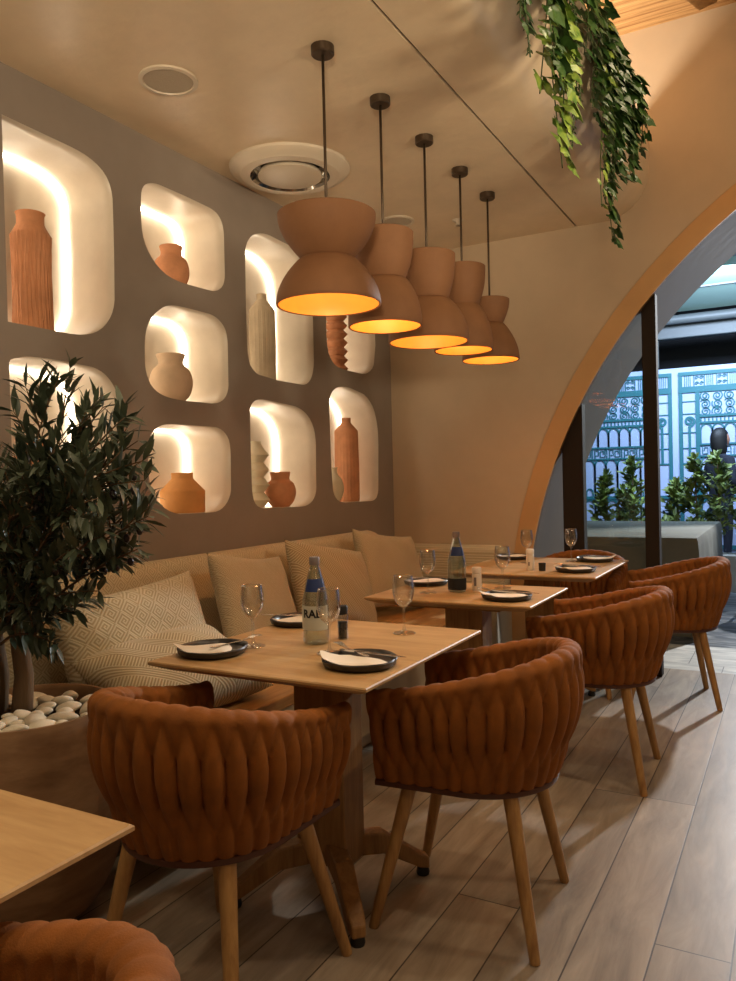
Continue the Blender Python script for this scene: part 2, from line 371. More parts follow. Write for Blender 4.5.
def smooth_loop(P, sub=3):
    out = []; n = len(P)
    for i in range(n):
        p0, p1, p2, p3 = P[i-1], P[i], P[(i+1) % n], P[(i+2) % n]
        L = math.dist(p1, p2)
        k = sub if L < .145 else 1
        for s in range(k):
            t = s/k
            if k == 1: out.append(p1); continue
            # catmull-rom with tangents clamped to the segment length
            def tan(a, b, c):
                d = Vector((c[0]-a[0], c[1]-a[1])); d.normalize(); return d*L
            m1 = tan(p0, p1, p2); m2 = tan(p1, p2, p3)
            a = 2*t**3-3*t**2+1; b = t**3-2*t**2+t; c = -2*t**3+3*t**2; d = t**3-t**2
            out.append((a*p1[0]+b*m1.x+c*p2[0]+d*m2.x, a*p1[1]+b*m1.y+c*p2[1]+d*m2.y))
    return out
loops = {k: smooth_loop(v) for k, v in NI.items()}
bm = bmesh.new()
def loop_edges(pts, x):
    vs = [bm.verts.new((x, p[0], p[1])) for p in pts]
    return vs, [bm.edges.new((vs[i], vs[(i+1) % len(vs)])) for i in range(len(vs))]
_, E0 = loop_edges([(-2.2, 0), (YB, 0), (YB, 3.0), (-2.2, 3.0)], XW)
allE = list(E0); LV = {}
for k, P in loops.items():
    v, e = loop_edges(P, XW); LV[k] = v; allE += e
bmesh.ops.triangle_fill(bm, use_beauty=True, use_dissolve=False, edges=allE)
ND = .30
for f in bm.faces: f.material_index = 0
for k, vs in LV.items():
    prev = vs; n = len(vs)
    for d in (.06, .15, .24, ND):
        cur = [bm.verts.new((XW-d, v.co.y, v.co.z)) for v in vs]
        for i in range(n):
            f = bm.faces.new((prev[i], prev[(i+1) % n], cur[(i+1) % n], cur[i])); f.material_index = 1; f.smooth = True
        prev = cur
    c = bm.verts.new((XW-ND, sum(v.co.y for v in vs)/n, sum(v.co.z for v in vs)/n))
    bk = [bm.verts.new(v.co) for v in prev]
    for i in range(n):
        f = bm.faces.new((bk[i], bk[(i+1) % n], c)); f.material_index = 1
me = bpy.data.meshes.new('wall_left'); bm.to_mesh(me); bm.free()
me.materials.append(Mt['taupe']); me.materials.append(Mt['niche'])
wl = bpy.data.objects.new('wall_left', me); COL.objects.link(wl); struct(wl)

# LED strips tucked round the back edge of each niche
for k, (name_, where) in dict(n1='tall ribbed terracotta bottle|top'.split('|'), n2=('small round terracotta pot', ''), n3=('blush round jar', ''), n4=('ochre angular jar', ''),
        n5=('tall taupe bottle', ''), n6=('zigzag terracotta vase', ''), n7=('cream zigzag vase', ''), n8=('tall brick-red bottle', ''), n9=('olive tree', '')).items():
    P = loops[k]; n = len(P); cy = sum(p[0] for p in P)/n; cz = sum(p[1] for p in P)/n
    mb = MB(); vs = []; fs = []
    for (y, z) in P:
        d = Vector((cy-y, cz-z)); d.normalize()
        for (dx, o) in ((.004, .003), (.026, .003), (.026, .014), (.004, .014)):
            vs.append((XW-ND+dx, y+d.x*o, z+d.y*o))
    for i in range(n):
        j = (i+1) % n
        for q in range(4): fs.append((i*4+q, i*4+(q+1) % 4, j*4+(q+1) % 4, j*4+q))
    mb.add(vs, fs)
    tag(mb.build('led_strip', 'led'), ('glowing warm light strip round the back of the niche behind the '+name_), 'strip light')

# back wall with the big arch
AC = (1.603, .2); AR = 3.285; TR = 3.165
def arch(r, th): return (AC[0]-r*math.cos(th), AC[1]+r*math.sin(th))
th0 = -math.asin(.2/AR)
TH = [th0+(PI-2*th0)*i/96 for i in range(97)]
def ARCH(r):
    A = [arch(r, PI*i/94) for i in range(95)]
    return [(A[0][0], 0)]+A+[(A[-1][0], 0)]
def arch_wall(y, r, mi, mb, flip=False):
    A = ARCH(r)
    vs = [(-2.6, y, 0), (-2.6, y, ZT)]; 
    for (x, z) in A: vs += [(x, y, max(0, z)), (x, y, ZT)]
    vs += [(5.3, y, 0), (5.3, y, ZT)]
    fs = [(2*i, 2*i+2, 2*i+3, 2*i+1) for i in range(len(vs)//2-1)]
    mb.add(vs, fs, mi); return A
mb = MB()
arch_wall(YB, AR, 0, mb); 
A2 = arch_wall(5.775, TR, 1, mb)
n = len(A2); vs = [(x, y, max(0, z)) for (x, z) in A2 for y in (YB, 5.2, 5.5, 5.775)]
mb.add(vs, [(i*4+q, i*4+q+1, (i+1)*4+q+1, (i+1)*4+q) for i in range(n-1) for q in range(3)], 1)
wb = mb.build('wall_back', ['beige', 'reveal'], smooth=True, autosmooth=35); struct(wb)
mb = MB(); prof = []
A1 = ARCH(AR)
vs = []
for i in range(97):
    (x1, z1), (x2, z2) = A1[i], A2[i]
    vs += [(x1, YB+.002, max(0, z1)), (x1, YB-.012, max(0, z1)), (x2, YB-.012, max(0, z2)), (x2, YB+.03, max(0, z2))]
mb.add(vs, [(i*4+q, i*4+q+1, (i+1)*4+q+1, (i+1)*4+q) for i in range(96) for q in range(3)])
struct(mb.build('trim_2', 'archtrim'))

# ceiling: slab left of the slot, slot, slab, cove, face, ledge
m = MB(); m.box(-2.6, -1.197, -2.2, YB, HC, HC+.05); struct(m.build('ceiling', 'ceil'))
m = MB(); m.box(-1.20, -1.18, -2.2, YB, HC+.012, HC+.03); struct(m.build('slot_shade_strip', 'print_black'))  # black strip stands in for the shade inside the slot
pr = [(-1.185, HC+.05), (-1.185, HC), (-1.02, HC)]
for i in range(1, 13):
    a = PI/2*i/12; pr.append((-1.02+.27*math.sin(a), HC+.27*(1-math.cos(a))))
pr += [(-.75, 3.22)]
for i in range(1, 6):
    a = PI/2*i/5; pr.append((-.79+.04*math.cos(a), 3.22+.04*math.sin(a)))
pr += [(-.92, 3.26), (-.92, 3.0), (-1.3, 3.0)]
vs = []; ys = (-2.2, 0, 2, 3.5, YB)
for (x, z) in pr: vs += [(x, y, z) for y in ys]
mb = MB(); mb.add(vs, [(i*5+q, i*5+q+1, (i+1)*5+q+1, (i+1)*5+q) for i in range(len(pr)-1) for q in range(4)])
struct(mb.build('ceiling_bulkhead', 'ceil', smooth=True, autosmooth=50))
m = MB(); m.box(-2.6, 5.3, -2.2, YB, ZT, ZT+.06); struct(m.build('ceiling_upper', 'reed'))
m = MB(); m.box(-1.75, -1.7, -2.2, YB, 2.86, ZT); struct(m.build('wall_upper', 'beige'))
m = MB(); m.box(5.25, 5.3, -2.2, 5.775, 0, ZT); struct(m.build('wall_right', 'beige'))
m = MB(); m.box(-3.2, 5.3, -2.25, -2.2, 0, ZT); struct(m.build('wall_front', 'beige'))
# rafter end
mb = MB(); M_ = Matrix.Translation((-.38, 4.62, 3.80)) @ Matrix.Rotation(-.35, 4, 'Z')
mb.box(-.05, .05, -2.6, 0, -.04, .13, M=M_)
tag(mb.build('ceiling_beam', 'oak_base', bevel=.004), 'pale wooden beam under the reed ceiling at the top right', 'beam')

# glazing in the arch: mullions, panes
def mull(x0, x1, y0, y1):
    xc = x1; ztop = AC[1]+math.sqrt(max(0, TR**2-(xc-AC[0])**2))+.03
    mb = MB(); mb.box(x0, x1, y0, y1, 0, ztop); return mb
wn = bpy.data.objects.new('window_1', None); COL.objects.link(wn); struct(wn)
mull(-1.317, -1.185, 4.975, 5.06).build('window_frame', 'dark_metal', wn, bevel=.004)
mull(-.815, -.733, 4.975, 5.06).build('window_frame', 'dark_metal', wn, bevel=.004)
mull(.45, .53, 4.975, 5.06).build('window_frame', 'dark_metal', wn, bevel=.004)
for (xa, xb) in ((-1.185, -.815),):
    zt = lambda x: AC[1]+math.sqrt(TR**2-(x-AC[0])**2)
    xs = [xa+(xb-xa)*i/6 for i in range(7)]; mb = MB(); vs = []
    for y in (5.012, 5.02):
        for x in xs: vs += [(x, y, 0), (x, y, zt(x))]
    fs = [(2*i, 2*i+2, 2*i+3, 2*i+1) for i in range(6)]+[(14+2*i, 14+2*i+2, 14+2*i+3, 14+2*i+1) for i in range(6)]
    mb.add(vs, fs); mb.build('window_pane', 'window', wn)

# ------------------------------------------------------------------ ceiling fittings
def ceiling_round(label, name, c, R, parts):
    t = thing(name, label, 'speaker' if 'speaker' in name else 'vent', (c[0], c[1], HC))
    for nm, prof, mt in parts(R):
        MB().lathe(prof, 48).build(nm, mt, t, smooth=True, autosmooth=35)
    return t
sp_parts = lambda R: [('rim', [(R, 0), (R, -.008), (R*.86, -.010), (R*.84, -.004)], 'white'), ('grille', [(R*.84, -.005), (R*.4, -.006), (.001, -.006)], 'grille')]
ceiling_round('round ceiling speaker with pale grille near the left wall, closest to the camera', 'ceiling_speaker', (-2.10, 2.285), .112, sp_parts)
ceiling_round('round ceiling speaker partly hidden behind the second pendant shade', 'ceiling_speaker', (-2.095, 4.234), .105, sp_parts)
ceiling_round('large round white ceiling air diffuser with chrome ring', 'air_diffuser', (-2.186, 3.231), .30, lambda R: [
    ('outer_ring', [(R, 0), (R*.995, -.012), (R*.93, -.030), (R*.84, -.036), (R*.82, -.042), (R*.70, -.046), (R*.66, -.044)], 'white'),
    ('baffle', [(R*.66, -.044), (R*.60, -.006), (R*.5, -.004), (.001, -.004)], 'chrome'),
    ('centre_disc', [(R*.50, -.022), (R*.53, -.040), (R*.53, -.046), (R*.45, -.052), (.001, -.053)], 'white')])
t = thing('sprinkler_head', 'small white sprinkler head on the ceiling beside the fourth pendant rod', 'sprinkler', (-1.774, 4.421, HC))
MB().lathe([(.035, 0), (.033, -.006), (.012, -.01), (.01, -.03), (.001, -.03)], 24).build('escutcheon', 'white', t, smooth=True)
MB().lathe([(.001, -.032), (.018, -.034), (.018, -.037), (.001, -.038)], 16).build('deflector', 'chrome', t, smooth=True)

# ------------------------------------------------------------------ pendants
ords = ['first and nearest', 'second', 'third', 'fourth', 'last and farthest']
shapes = ['wide bowl-shaped upper half', 'tall cup-shaped upper half', 'cup above wide flare', 'narrow cup-shaped upper half', 'small bowl above tall dome']
PD = [  # y, z_top, z_waist, z_bottom, r_top, r_waist, r_bottom, style
 (2.40, 2.205, 2.048, 1.884, .178, .098, .190, 'bowl'),
 (2.84, 2.256, 2.068, 1.876, .124, .092, .152, 'cup'),
 (3.27, 2.270, 2.068, 1.874, .130, .098, .184, 'cup'),
 (3.70, 2.312, 2.118, 1.893, .118, .084, .150, 'cup'),
 (4.10, 2.223, 2.093, 1.893, .108, .074, .158, 'bowl')]
XP = -1.47
for i, (y, zt, zw, zb, rt, rw, rb, st) in enumerate(PD):
    t = thing('pendant_lamp', 'clay hourglass pendant with %s, %s in the row from the camera' % (shapes[i], ords[i]), 'pendant lamp', (XP, y, HC), group='hourglass pendant lamps')
    t['label'] = ('%s hourglass clay pendant, %s' % (ords[i], shapes[i]))
    o = zb-HC; W = zw-HC; T = zt-HC
    up = []; K = 12
    for k in range(K+1):
        s = k/K
        e = (s**.62 if st == 'bowl' else (1-(1-s)**2.4))
        if st == 'bowl': e = math.sin(s*PI/2)**.9
        up.append((rw*.94+(rt-rw*.94)*e, W+(T-W)*s))
    low = []
    for k in range(K+1):
        s = k/K
        e = math.sin(s*PI/2)**.85 if st == 'bowl' else math.sin(min(1, s*1.15)*PI/2)**.8
        low.append((rw+(rb-rw)*e, W-(W-o)*s))
    # upper cup: outside, lip, inside
    prof = up+[(rt-.004, T+.003), (rt-.010, T), ]+[(r-.010, z+.004) for (r, z) in reversed(up)]+[(.001, W+.006)]
    MB().lathe(prof, 56).build('upper_cup', 'shade', t, smooth=True, autosmooth=50)
    prof2 = [(.03, W+.001)]+low+[(rb-.003, o-.003), (rb-.007, o)]
    lo = MB().lathe(prof2, 56).build('lower_shade', 'shade', t, smooth=True, autosmooth=50)
    prof3 = [(rb-.007, o)]+[(max(.004, r-.009), z-.004*(1-j/K)) for j, (r, z) in reversed(list(enumerate(low)))]+[(.001, W-.006)]
    MB().lathe(prof3, 56).build('gold_lining', 'gold', lo, smooth=True, autosmooth=50)
    MB().tube([(0, 0, W), (0, 0, -.01)], .0055, 10).build('rod', 'rod', t, smooth=True)
    MB().lathe([(.042, 0), (.042, -.028), (.038, -.032), (.001, -.032)], 32).build('ceiling_canopy', 'rod', t, smooth=True, autosmooth=40)
    bb = [(.001, W-.0745)]+[(.022*math.sin(PI*k/8), W-.052-.022*math.cos(PI*k/8)) for k in range(1, 7)]+[(.011, W-.025), (.011, W-.006)]
    MB().lathe(bb, 20).build('bulb', 'bulb', t, smooth=True)
    ld = bpy.data.lights.new('pendant_glow', 'POINT'); ld.energy = 1.6; ld.color = (1, .58, .24); ld.shadow_soft_size = .03
    lo_ = bpy.data.objects.new('pendant_glow', ld); COL.objects.link(lo_); lo_.location = (0, 0, W-.115); lo_.parent = t

# ------------------------------------------------------------------ chairs
def make_chair():
    root = thing('barrel_chair', 'x', 'chair', group='rust velvet barrel chairs')
    R0 = .277; CY = -.045; YF = .215
    # centre line of the horseshoe from right arm end round the back to the left arm end
    La = YF-CY; Lc = PI*(R0-.035); LT = 2*La+Lc; R = R0-.035
    def path(s):
        if s < La: return (R, YF-s, 1, 0)
        if s > La+Lc: return (-R, CY+(s-La-Lc), -1, 0)
        a = (s-La)/Lc*PI
        return (R*math.cos(a), CY-R*math.sin(a), math.cos(a), -math.sin(a))
    NS = 27
    ztop = lambda u: .665+.105*(math.sin(PI*u)**1.6)
    ZB = .415
    def lens(u, v):
        """woven strand relief: u counts strands, v 0..1 bottom to rim (goes past 1 over the rim)"""
        best = 0.
        for (vc, Lh, sh, A) in ((1.12, .42, 0., 1.0), (.55, .43, .5, 1.0), (.03, .36, 0., .85)):
            t = abs(v-vc)/Lh
            if t >= 1: continue
            w = .56*math.cos(t*PI/2)**.9
            du = (u-sh)-round(u-sh)
            if abs(du) < w:
                best = max(best, A*math.sqrt(max(0, 1-(du/w)**2))*(1-t*t*.8))
        return best
    NU = NS*9; mb = MB(); rows = []
    sec = []   # (side, v)
    for k in range(30): sec.append(('o', k/29*.93))
    for k in range(1, 10): sec.append(('r', k/10))
    for k in range(26): sec.append(('i', .93-k/25*.80))
    vs = []
    for i in range(NU+1):
        s = LT*i/NU; x, y, nx, ny = path(s); u = i/NU; zt = ztop(u)
        end = min(u, 1-u)*NS   # strands from the arm end
        th = .029*min(1, .55+.45*min(1, end*1.5))
        for (side, v) in sec:
            H = zt-ZB
            if side == 'r':
                a = PI*v; off = th*math.cos(a); z = ZB+H*.93+math.sin(a)*H*.07*1.1; vv = .93+.14*math.sin(a)+.0
                amp = .008
                dn = lens(u*NS, .93+.19*math.sin(a/1.0)*1.0)*amp
                ox = off+math.cos(a)*dn; z += math.sin(a)*dn
            else:
                off = th if side == 'o' else -th
                z = ZB+H*v
                dn = (lens(u*NS, v)*.034-.014)*(1-.55*max(0, (v-.78)/.15))
                ox = off+(dn if side == 'o' else -dn*.9)
            # the barrel narrows towards its foot, most of it low down
            h = max(0, min(1, (z-ZB)/.34)); tap = .77+.23*(1-(1-h)**2.0)
            px = (x+nx*ox)*tap; py = (y+ny*ox)
            py = py*tap if py < 0 else py*(.93+.07*tap)
            vs.append((px, py, z))
    n = len(sec); fs = []
    for i in range(NU):
        for k in range(n-1): fs.append((i*n+k, i*n+k+1, (i+1)*n+k+1, (i+1)*n+k))
        fs.append((i*n+n-1, i*n, (i+1)*n, (i+1)*n+n-1))
    for i in (0, NU):
        c = [vs[i*n+k] for k in range(n)]
        # arm end: strip between outer and inner
        idx = [i*n+k for k in range(n)]
        for k in range(n//2):
            fs.append((idx[k], idx[k+1], idx[n-2-k], idx[n-1-k])) if k+1 < n-2-k else None
    mb.add(vs, fs)
    mb.build('backrest', 'velvet', root, smooth=True, autosmooth=75)
    # plan outline of the foot
    def outline(sc, z, yf=None):
        P = []
        for i in range(0, 49):
            s = LT*i/48; x, y, nx, ny = path(s)
            px = (x+nx*.032)*sc; py = (y+ny*.032); py = py*sc if py < 0 else py*.985
            P.append((px, py, z))
        return P
    def slab(P1s):
        mb = MB(); n = len(P1s[0]); vs = [p for P in P1s for p in P]; fs = []
        for j in range(len(P1s)-1):
            for i in range(n): k = (i+1) % n; fs.append((j*n+i, j*n+k, (j+1)*n+k, (j+1)*n+i))
        fs.append(tuple(range(n-1, -1, -1))); fs.append(tuple((len(P1s)-1)*n+i for i in range(n)))
        return mb.add(vs, fs)
    slab([outline(.76, .398), outline(.79, .400), outline(.795, .406), outline(.79, .414), outline(.76, .418)]).build('base_ring', 'base_brown', root, smooth=True, autosmooth=50)
    slab([outline(.74, .418), outline(.76, .44), outline(.77, .462), outline(.74, .478), outline(.60, .486)]).build('seat', 'velvet', root, smooth=True, autosmooth=60)
    for sx in (-1, 1):
        for sy in (-1, 1):
            MB().tube([(sx*.150, sy*.142-.012, .396), (sx*.218, sy*.225, 0.004), (sx*.2185, sy*.2255, 0)], [.0215, .0145, .013], 16).build('leg', 'oak_leg', root, smooth=True, autosmooth=50)
    return root
chair = make_chair()
CH = [
 ('rust velvet chair seen from behind at the near end of the set first table', (-1.28, 1.515, 0), R_ := math.radians(-2)),
 ('rust velvet chair on the aisle side of the first table, centre foreground', (-.845, 2.11, 0), math.radians(90+5)),
 ('rust velvet chair on the aisle side of the middle table', (-.765, 3.32, 0), math.radians(90+2)),
 ('rust velvet chair farthest to the right, at the aisle side of the last table', (-.635, 4.55, 0), math.radians(90+14)),
 ('rust velvet chair facing the camera behind the last table by the arch', (-1.14, 4.60, 0), math.radians(180)),
 ('rust velvet chair cut off by the bottom left corner, beside the nearest table', (-.80, .39, 0), math.radians(90+6)),
]
for i, (lb, loc, rz) in enumerate(CH):
    if i == 0: chair['label'] = lb; chair.location = loc; chair.rotation_euler = (0, 0, rz)
    else: dup(chair, lb, loc, rz)

# ------------------------------------------------------------------ tables
def make_table(name_label, x0, x1, y0, y1, arms=.30):
    cx, cy = (x0+x1)/2, (y0+y1)/2; hx, hy = (x1-x0)/2, (y1-y0)/2
    t = thing('dining_table', name_label, 'table', (cx, cy, 0), group='oak dining tables')
    mb = MB()
    def rect(a, b, z): return [(-a, -b, z), (a, -b, z), (a, b, z), (-a, b, z)]
    L = [rect(hx-.045, hy-.045, .720), rect(hx-.004, hy-.004, .738), rect(hx, hy, .741), rect(hx, hy, .747), rect(hx-.003, hy-.003, .750)]
    vs = [p for r in L for p in r]; fs = [(0, 3, 2, 1), (16, 17, 18, 19)]
    for j in range(4):
        for i in range(4): k = (i+1) % 4; fs.append((j*4+i, j*4+k, (j+1)*4+k, (j+1)*4+i))
    mb.add(vs, fs); mb.build('tabletop', 'oak_top', t)
    mb = MB(); mb.box(-.085, .085, -.06, .06, .10, .705); mb.box(-.20, .20, -.16, .16, .70, .722)
    mb.build('pedestal', 'oak_base', t, bevel=.005)
    for a in (45, 135, 225, 315):
        ang = math.radians(a); M_ = Matrix.Rotation(ang, 4, 'Z'); ln = arms
        mb = MB()
        P = []
        for (x, z0, z1, w) in ((.0, .105, .175, .028), (.16, .095, .160, .028), (ln-.02, .030, .075, .024), (ln+.012, .022, .058, .020)):
            P.append([M_ @ Vector(q) for q in ((x, -w, z0), (x, w, z0), (x, w, z1), (x, -w, z1))])
        vs = [q for r in P for q in r]; fs = [(0, 1, 2, 3), (12, 15, 14, 13)]
        for j in range(3):
            for i in range(4): k = (i+1) % 4; fs.append((j*4+i, (j+1)*4+i, (j+1)*4+k, j*4+k))
        mb.add(vs, fs); arm = mb.build('base_arm', 'oak_base', t, bevel=.006)
        e = M_ @ Vector((ln-.005, 0, 0))
        MB().lathe([(.001, 0), (.019, 0), (.021, .008), (.018, .024), (.001, .026)], 20, (e.x, e.y, 0)).build('foot', 'black', arm, smooth=True, autosmooth=40)
    return t
make_table('oak table in the middle, set with three plates and a tall bottle', -1.612, -.905, 1.605, 2.377, .30)
make_table('oak table set for two, middle one of the row along the bench', -1.615, -.89, 2.865, 3.415, .28)
make_table('oak table at the far end of the row, in front of the arch', -1.62, -.85, 3.78, 4.62, .30)
make_table('empty oak table corner at the bottom left of the photo', -1.60, -.861, .05, .822, .28)

# ------------------------------------------------------------------ bench
bt = thing('banquette_bench', 'long built-in bench with woven cream backrest along the niche wall', 'bench', (0, 0, 0))
mb = MB(); mb.box(-2.50, -1.70, 1.86, 4.62, .10, .405); mb.box(-2.50, -1.78, 1.9, 4.60, 0.0, .10)
mb.build('bench_base', 'bench_base', bt, bevel=.01)
mb = MB(); mb.box(-2.52, -1.672, 1.84, 4.45, .405, .452)
mb.build('bench_seat', 'bench_top', bt, bevel=.006)
# backrest: rounded profile swept along y
def sweep_y(prof, ys, mats, name, parent):
    mb = MB(); n = len(prof); vs = []
    for (y, sc) in ys:
        cx = sum(p[0] for p in prof)/n; cz = min(p[1] for p in prof)
        for (x, z) in prof: vs.append((cx+(x-cx)*sc, y, cz+(z-cz)*(1-(1-sc)*.35)))
    fs = []
    for j in range(len(ys)-1):
        for i in range(n): k = (i+1) % n; fs.append((j*n+i, j*n+k, (j+1)*n+k, (j+1)*n+i))
    fs.append(tuple(range(n-1, -1, -1))); fs.append(tuple((len(ys)-1)*n+i for i in range(n)))
    mb.add(vs, fs); return mb.build(name, mats, parent, smooth=True, autosmooth=60)
prof = [(-2.52, .452), (-2.52, .88)]
for k in range(9):
    a = PI-PI*k/8; prof.append((-2.445+.075*math.cos(a), .855+.065*math.sin(a)))
prof += [(-2.33, .70), (-2.30, .50), (-2.30, .452)]
sweep_y(prof, [(1.72, .5), (1.75, .85), (1.80, 1), (2.6, 1), (3.5, 1), (4.40, 1), (4.46, .9), (4.49, .6)], 'back_key', 'backrest', bt)
# short return against the back wall
rt = thing('corner_bench', 'low cream bench back and seat along the back wall, behind the far table', 'bench', (0, 0, 0))
mb = MB(); mb.box(-2.50, -1.66, 4.64, 4.94, 0.0, .44); mb.build('bench_base', 'bench_base', rt, bevel=.01)
prx = []
mb = MB(); n_ = 10
prof = [(4.945, .44), (4.945, .76)]+[(4.885+.06*math.cos(PI*k/8), .745+.05*math.sin(PI*k/8)) for k in range(9)]+[(4.80, .60), (4.79, .44)]
vs = []; fs = []; n = len(prof); xs = (-2.50, -2.0, -1.72, -1.68, -1.66); sc = (1, 1, 1, .9, .6)
for x, s in zip(xs, sc):
    for (y, z) in prof: vs.append((x, 4.87+(y-4.87)*s, .44+(z-.44)*(1-(1-s)*.3)))
for j in range(4):
    for i in range(n): k = (i+1) % n; fs.append((j*n+i, j*n+k, (j+1)*n+k, (j+1)*n+i))
fs.append(tuple(range(n-1, -1, -1))); fs.append(tuple(4*n+i for i in range(n)))
mb.add(vs, fs); mb.build('backrest', 'back_key', rt, smooth=True, autosmooth=60)

# ------------------------------------------------------------------ cushions
def cushion(label, w, h, th, loc, rot, mt, seed=0, sag=.0):
    """pillow lying in its local YZ plane, thickness along X"""
    rnd = random.Random(seed); NU = 40; mb = MB(); vs = []; fs = []
    ph = [rnd.uniform(0, 6) for _ in range(6)]
    for side in (1, -1):
        for j in range(NU+1):
            for i in range(NU+1):
                u = -1+2*i/NU; v = -1+2*j/NU
                # pull edge middles in so the corners stay pointed
                y = w/2*u*(1-.075*(1-v*v)*abs(u)**3*1.0-.0)
                z = h/2*v*(1-.085*(1-u*u)*abs(v)**3)
                e = max(0, (1-u**4)*(1-v**4))
                t = th/2*e**.55*(1-.18*(u*u+v*v)/2)
                wr = .006*math.sin(7*u+ph[0]+2*v)*math.sin(5*v+ph[1])*e+.004*math.sin(13*v*u+ph[2])*e
                z -= sag*(1-u*u)*max(0, v)**2
                vs.append((side*(t+wr*.8)+.012*math.sin(2*u+ph[3]), y, z))
    n = (NU+1)**2
    for s in (0, 1):
        for j in range(NU):
            for i in range(NU):
                a = s*n+j*(NU+1)+i; fs.append((a, a+1, a+NU+2, a+NU+1))
    mb.add(vs, fs)
    o = mb.build('cushion', mt, None, smooth=True)
    bm = bmesh.new(); bm.from_mesh(o.data); bmesh.ops.remove_doubles(bm, verts=bm.verts, dist=.0012); bmesh.ops.recalc_face_normals(bm, faces=bm.faces); bm.to_mesh(o.data); bm.free()
    o.location = loc; o.rotation_euler = rot
    return tag(o, label, 'cushion', 'cushions on the bench')
R = math.radians
cushion('large cream cushion with diagonal key pattern leaning on the bench, nearest the olive tree', .70, .42, .17, (-2.13, 2.09, .675), (R(4), R(-20), R(-4)), 'cushion_key', 1)
cushion('cream ribbed cushion lying flat in front of the key-patterned one, beside the planter', .62, .40, .20, (-1.93, 2.06, .575), (R(0), R(-62), R(-6)), 'cushion_rib', 2)
cushion('second upright cream cushion from the olive tree, behind the first glass', .58, .47, .16, (-2.13, 2.80, .70), (R(-7), R(-20), R(4)), 'cushion_key_small', 3)
cushion('third upright cream cushion from the olive tree, behind the blue-labelled bottle', .62, .46, .16, (-2.12, 3.44, .695), (R(-12), R(-22), R(-4)), 'cushion_rib', 4)
cushion('fourth and farthest upright cream cushion, by the end of the bench', .58, .48, .17, (-2.14, 4.13, .70), (R(-10), R(-20), R(-6)), 'cushion_key_small', 5)

# ------------------------------------------------------------------ vases
def vase(label, loc, prof, mt, neck=None, fn=None, n=64, group=None, cat='vase', name='vase'):
    mb = MB(); mb.lathe(prof, n, fn=fn, cap0=True)
    o = mb.build(name, mt, None, smooth=True, autosmooth=50); o.location = loc
    return tag(o, label, cat, group)
def curve(pts, sub=5):
    out = []
    for i in range(len(pts)-1):
        p0 = pts[max(0, i-1)]; p1 = pts[i]; p2 = pts[i+1]; p3 = pts[min(len(pts)-1, i+2)]
        for s in range(sub):
            t = s/sub
            out.append(tuple(.5*(2*p1[k]+(-p0[k]+p2[k])*t+(2*p0[k]-5*p1[k]+4*p2[k]-p3[k])*t*t+(-p0[k]+3*p1[k]-3*p2[k]+p3[k])*t**3) for k in (0, 1)))
    out.append(pts[-1]); return out
VX = -2.665
ribs = lambda amp, k: (lambda a, z: amp*math.sin(k*a+3*math.sin(z*9))*(1 if .02 < z else .3)+amp*.6*math.sin(2.3*k*a+z*30))
# tall ribbed bottle
vase('tall terracotta bottle with vertical grooves in the largest niche at top left', (VX, 2.085, 1.861),
     [(.071, 0), (.076, .01)]+[(.076-.004*math.sin(PI*k/10), .01+.38*k/10) for k in range(1, 11)]+[(.072, .40), (.058, .425), (.052, .44), (.053, .475), (.057, .482), (.050, .484), (.044, .46), (.044, .42)],
     'terracotta', fn=lambda a, z: (.0022*math.sin(26*a+3*math.sin(z*9))+.0015*math.sin(61*a+z*20)) if z < .4 else 0, n=160)
vase('small round terracotta pot in the upper square niche', (VX, 2.885, 2.204), curve([(.045, 0), (.075, .035), (.086, .085), (.076, .135), (.054, .16), (.050, .18), (.056, .205), (.050, .206), (.044, .185)]), 'terracotta')
vase('round blush-coloured jar with flared lip in the middle square niche', (VX, 2.862, 1.646), curve([(.055, 0), (.090, .04), (.104, .10), (.090, .155), (.062, .185), (.060, .205), (.070, .232), (.064, .233), (.054, .205)]), 'blush_clay')
vase('ochre jar with angular shoulders in the lower square niche', (VX, 2.92, 1.107), [(.105, 0), (.108, .004), (.110, .105), (.108, .110), (.055, .165), (.052, .17), (.053, .195), (.052, .197), (.046, .197), (.045, .165)], 'ochre')
vase('tall taupe bottle with faceted grooves in the tall niche behind the first pendant', (VX, 3.615, 1.822), [(.070, 0), (.073, .008), (.073, .20), (.072, .405), (.066, .42), (.030, .465), (.028, .47), (.029, .495), (.030, .50), (.022, .50), (.022, .47)], 'taupe_clay',
     fn=lambda a, z: (.0025*abs(math.sin(9*a))+.0012*math.sin(40*a)) if .01 < z < .41 else 0, n=144)
def zig(n, r0, r1, h):
    P = [(r0, 0)]
    for k in range(n): P += [(r1, h*(k+.5)/n), (r0, h*(k+1)/n)]
    return P
vase('terracotta vase with zigzag silhouette in the far upper niche', (VX, 4.43, 1.960), zig(7, .052, .078, .40)+[(.038, .43), (.036, .45), (.030, .45), (.030, .42)], 'terracotta')
vase('cream zigzag vase behind the round red pot in the lower niche', (VX-.02, 3.545, 1.105), zig(4, .045, .078, .34)+[(.034, .36), (.034, .375), (.028, .375), (.028, .35)], 'cream_clay')
vase('round red-brown pot with collar in front of the cream zigzag vase', (-2.63, 3.705, 1.102), curve([(.05, 0), (.078, .035), (.090, .085), (.078, .135), (.056, .155), (.055, .175), (.060, .200), (.054, .201), (.048, .175)]), 'terracotta')
vase('tall brick-red bottle with grooved body in the far lower niche', (VX, 4.535, 1.103), [(.078, 0), (.082, .008), (.082, .22), (.080, .47), (.078, .48), (.034, .53), (.032, .535), (.033, .565), (.026, .566), (.026, .53)], 'terracotta',
     fn=lambda a, z: .002*math.sin(22*a) if .01 < z < .47 else 0, n=132)
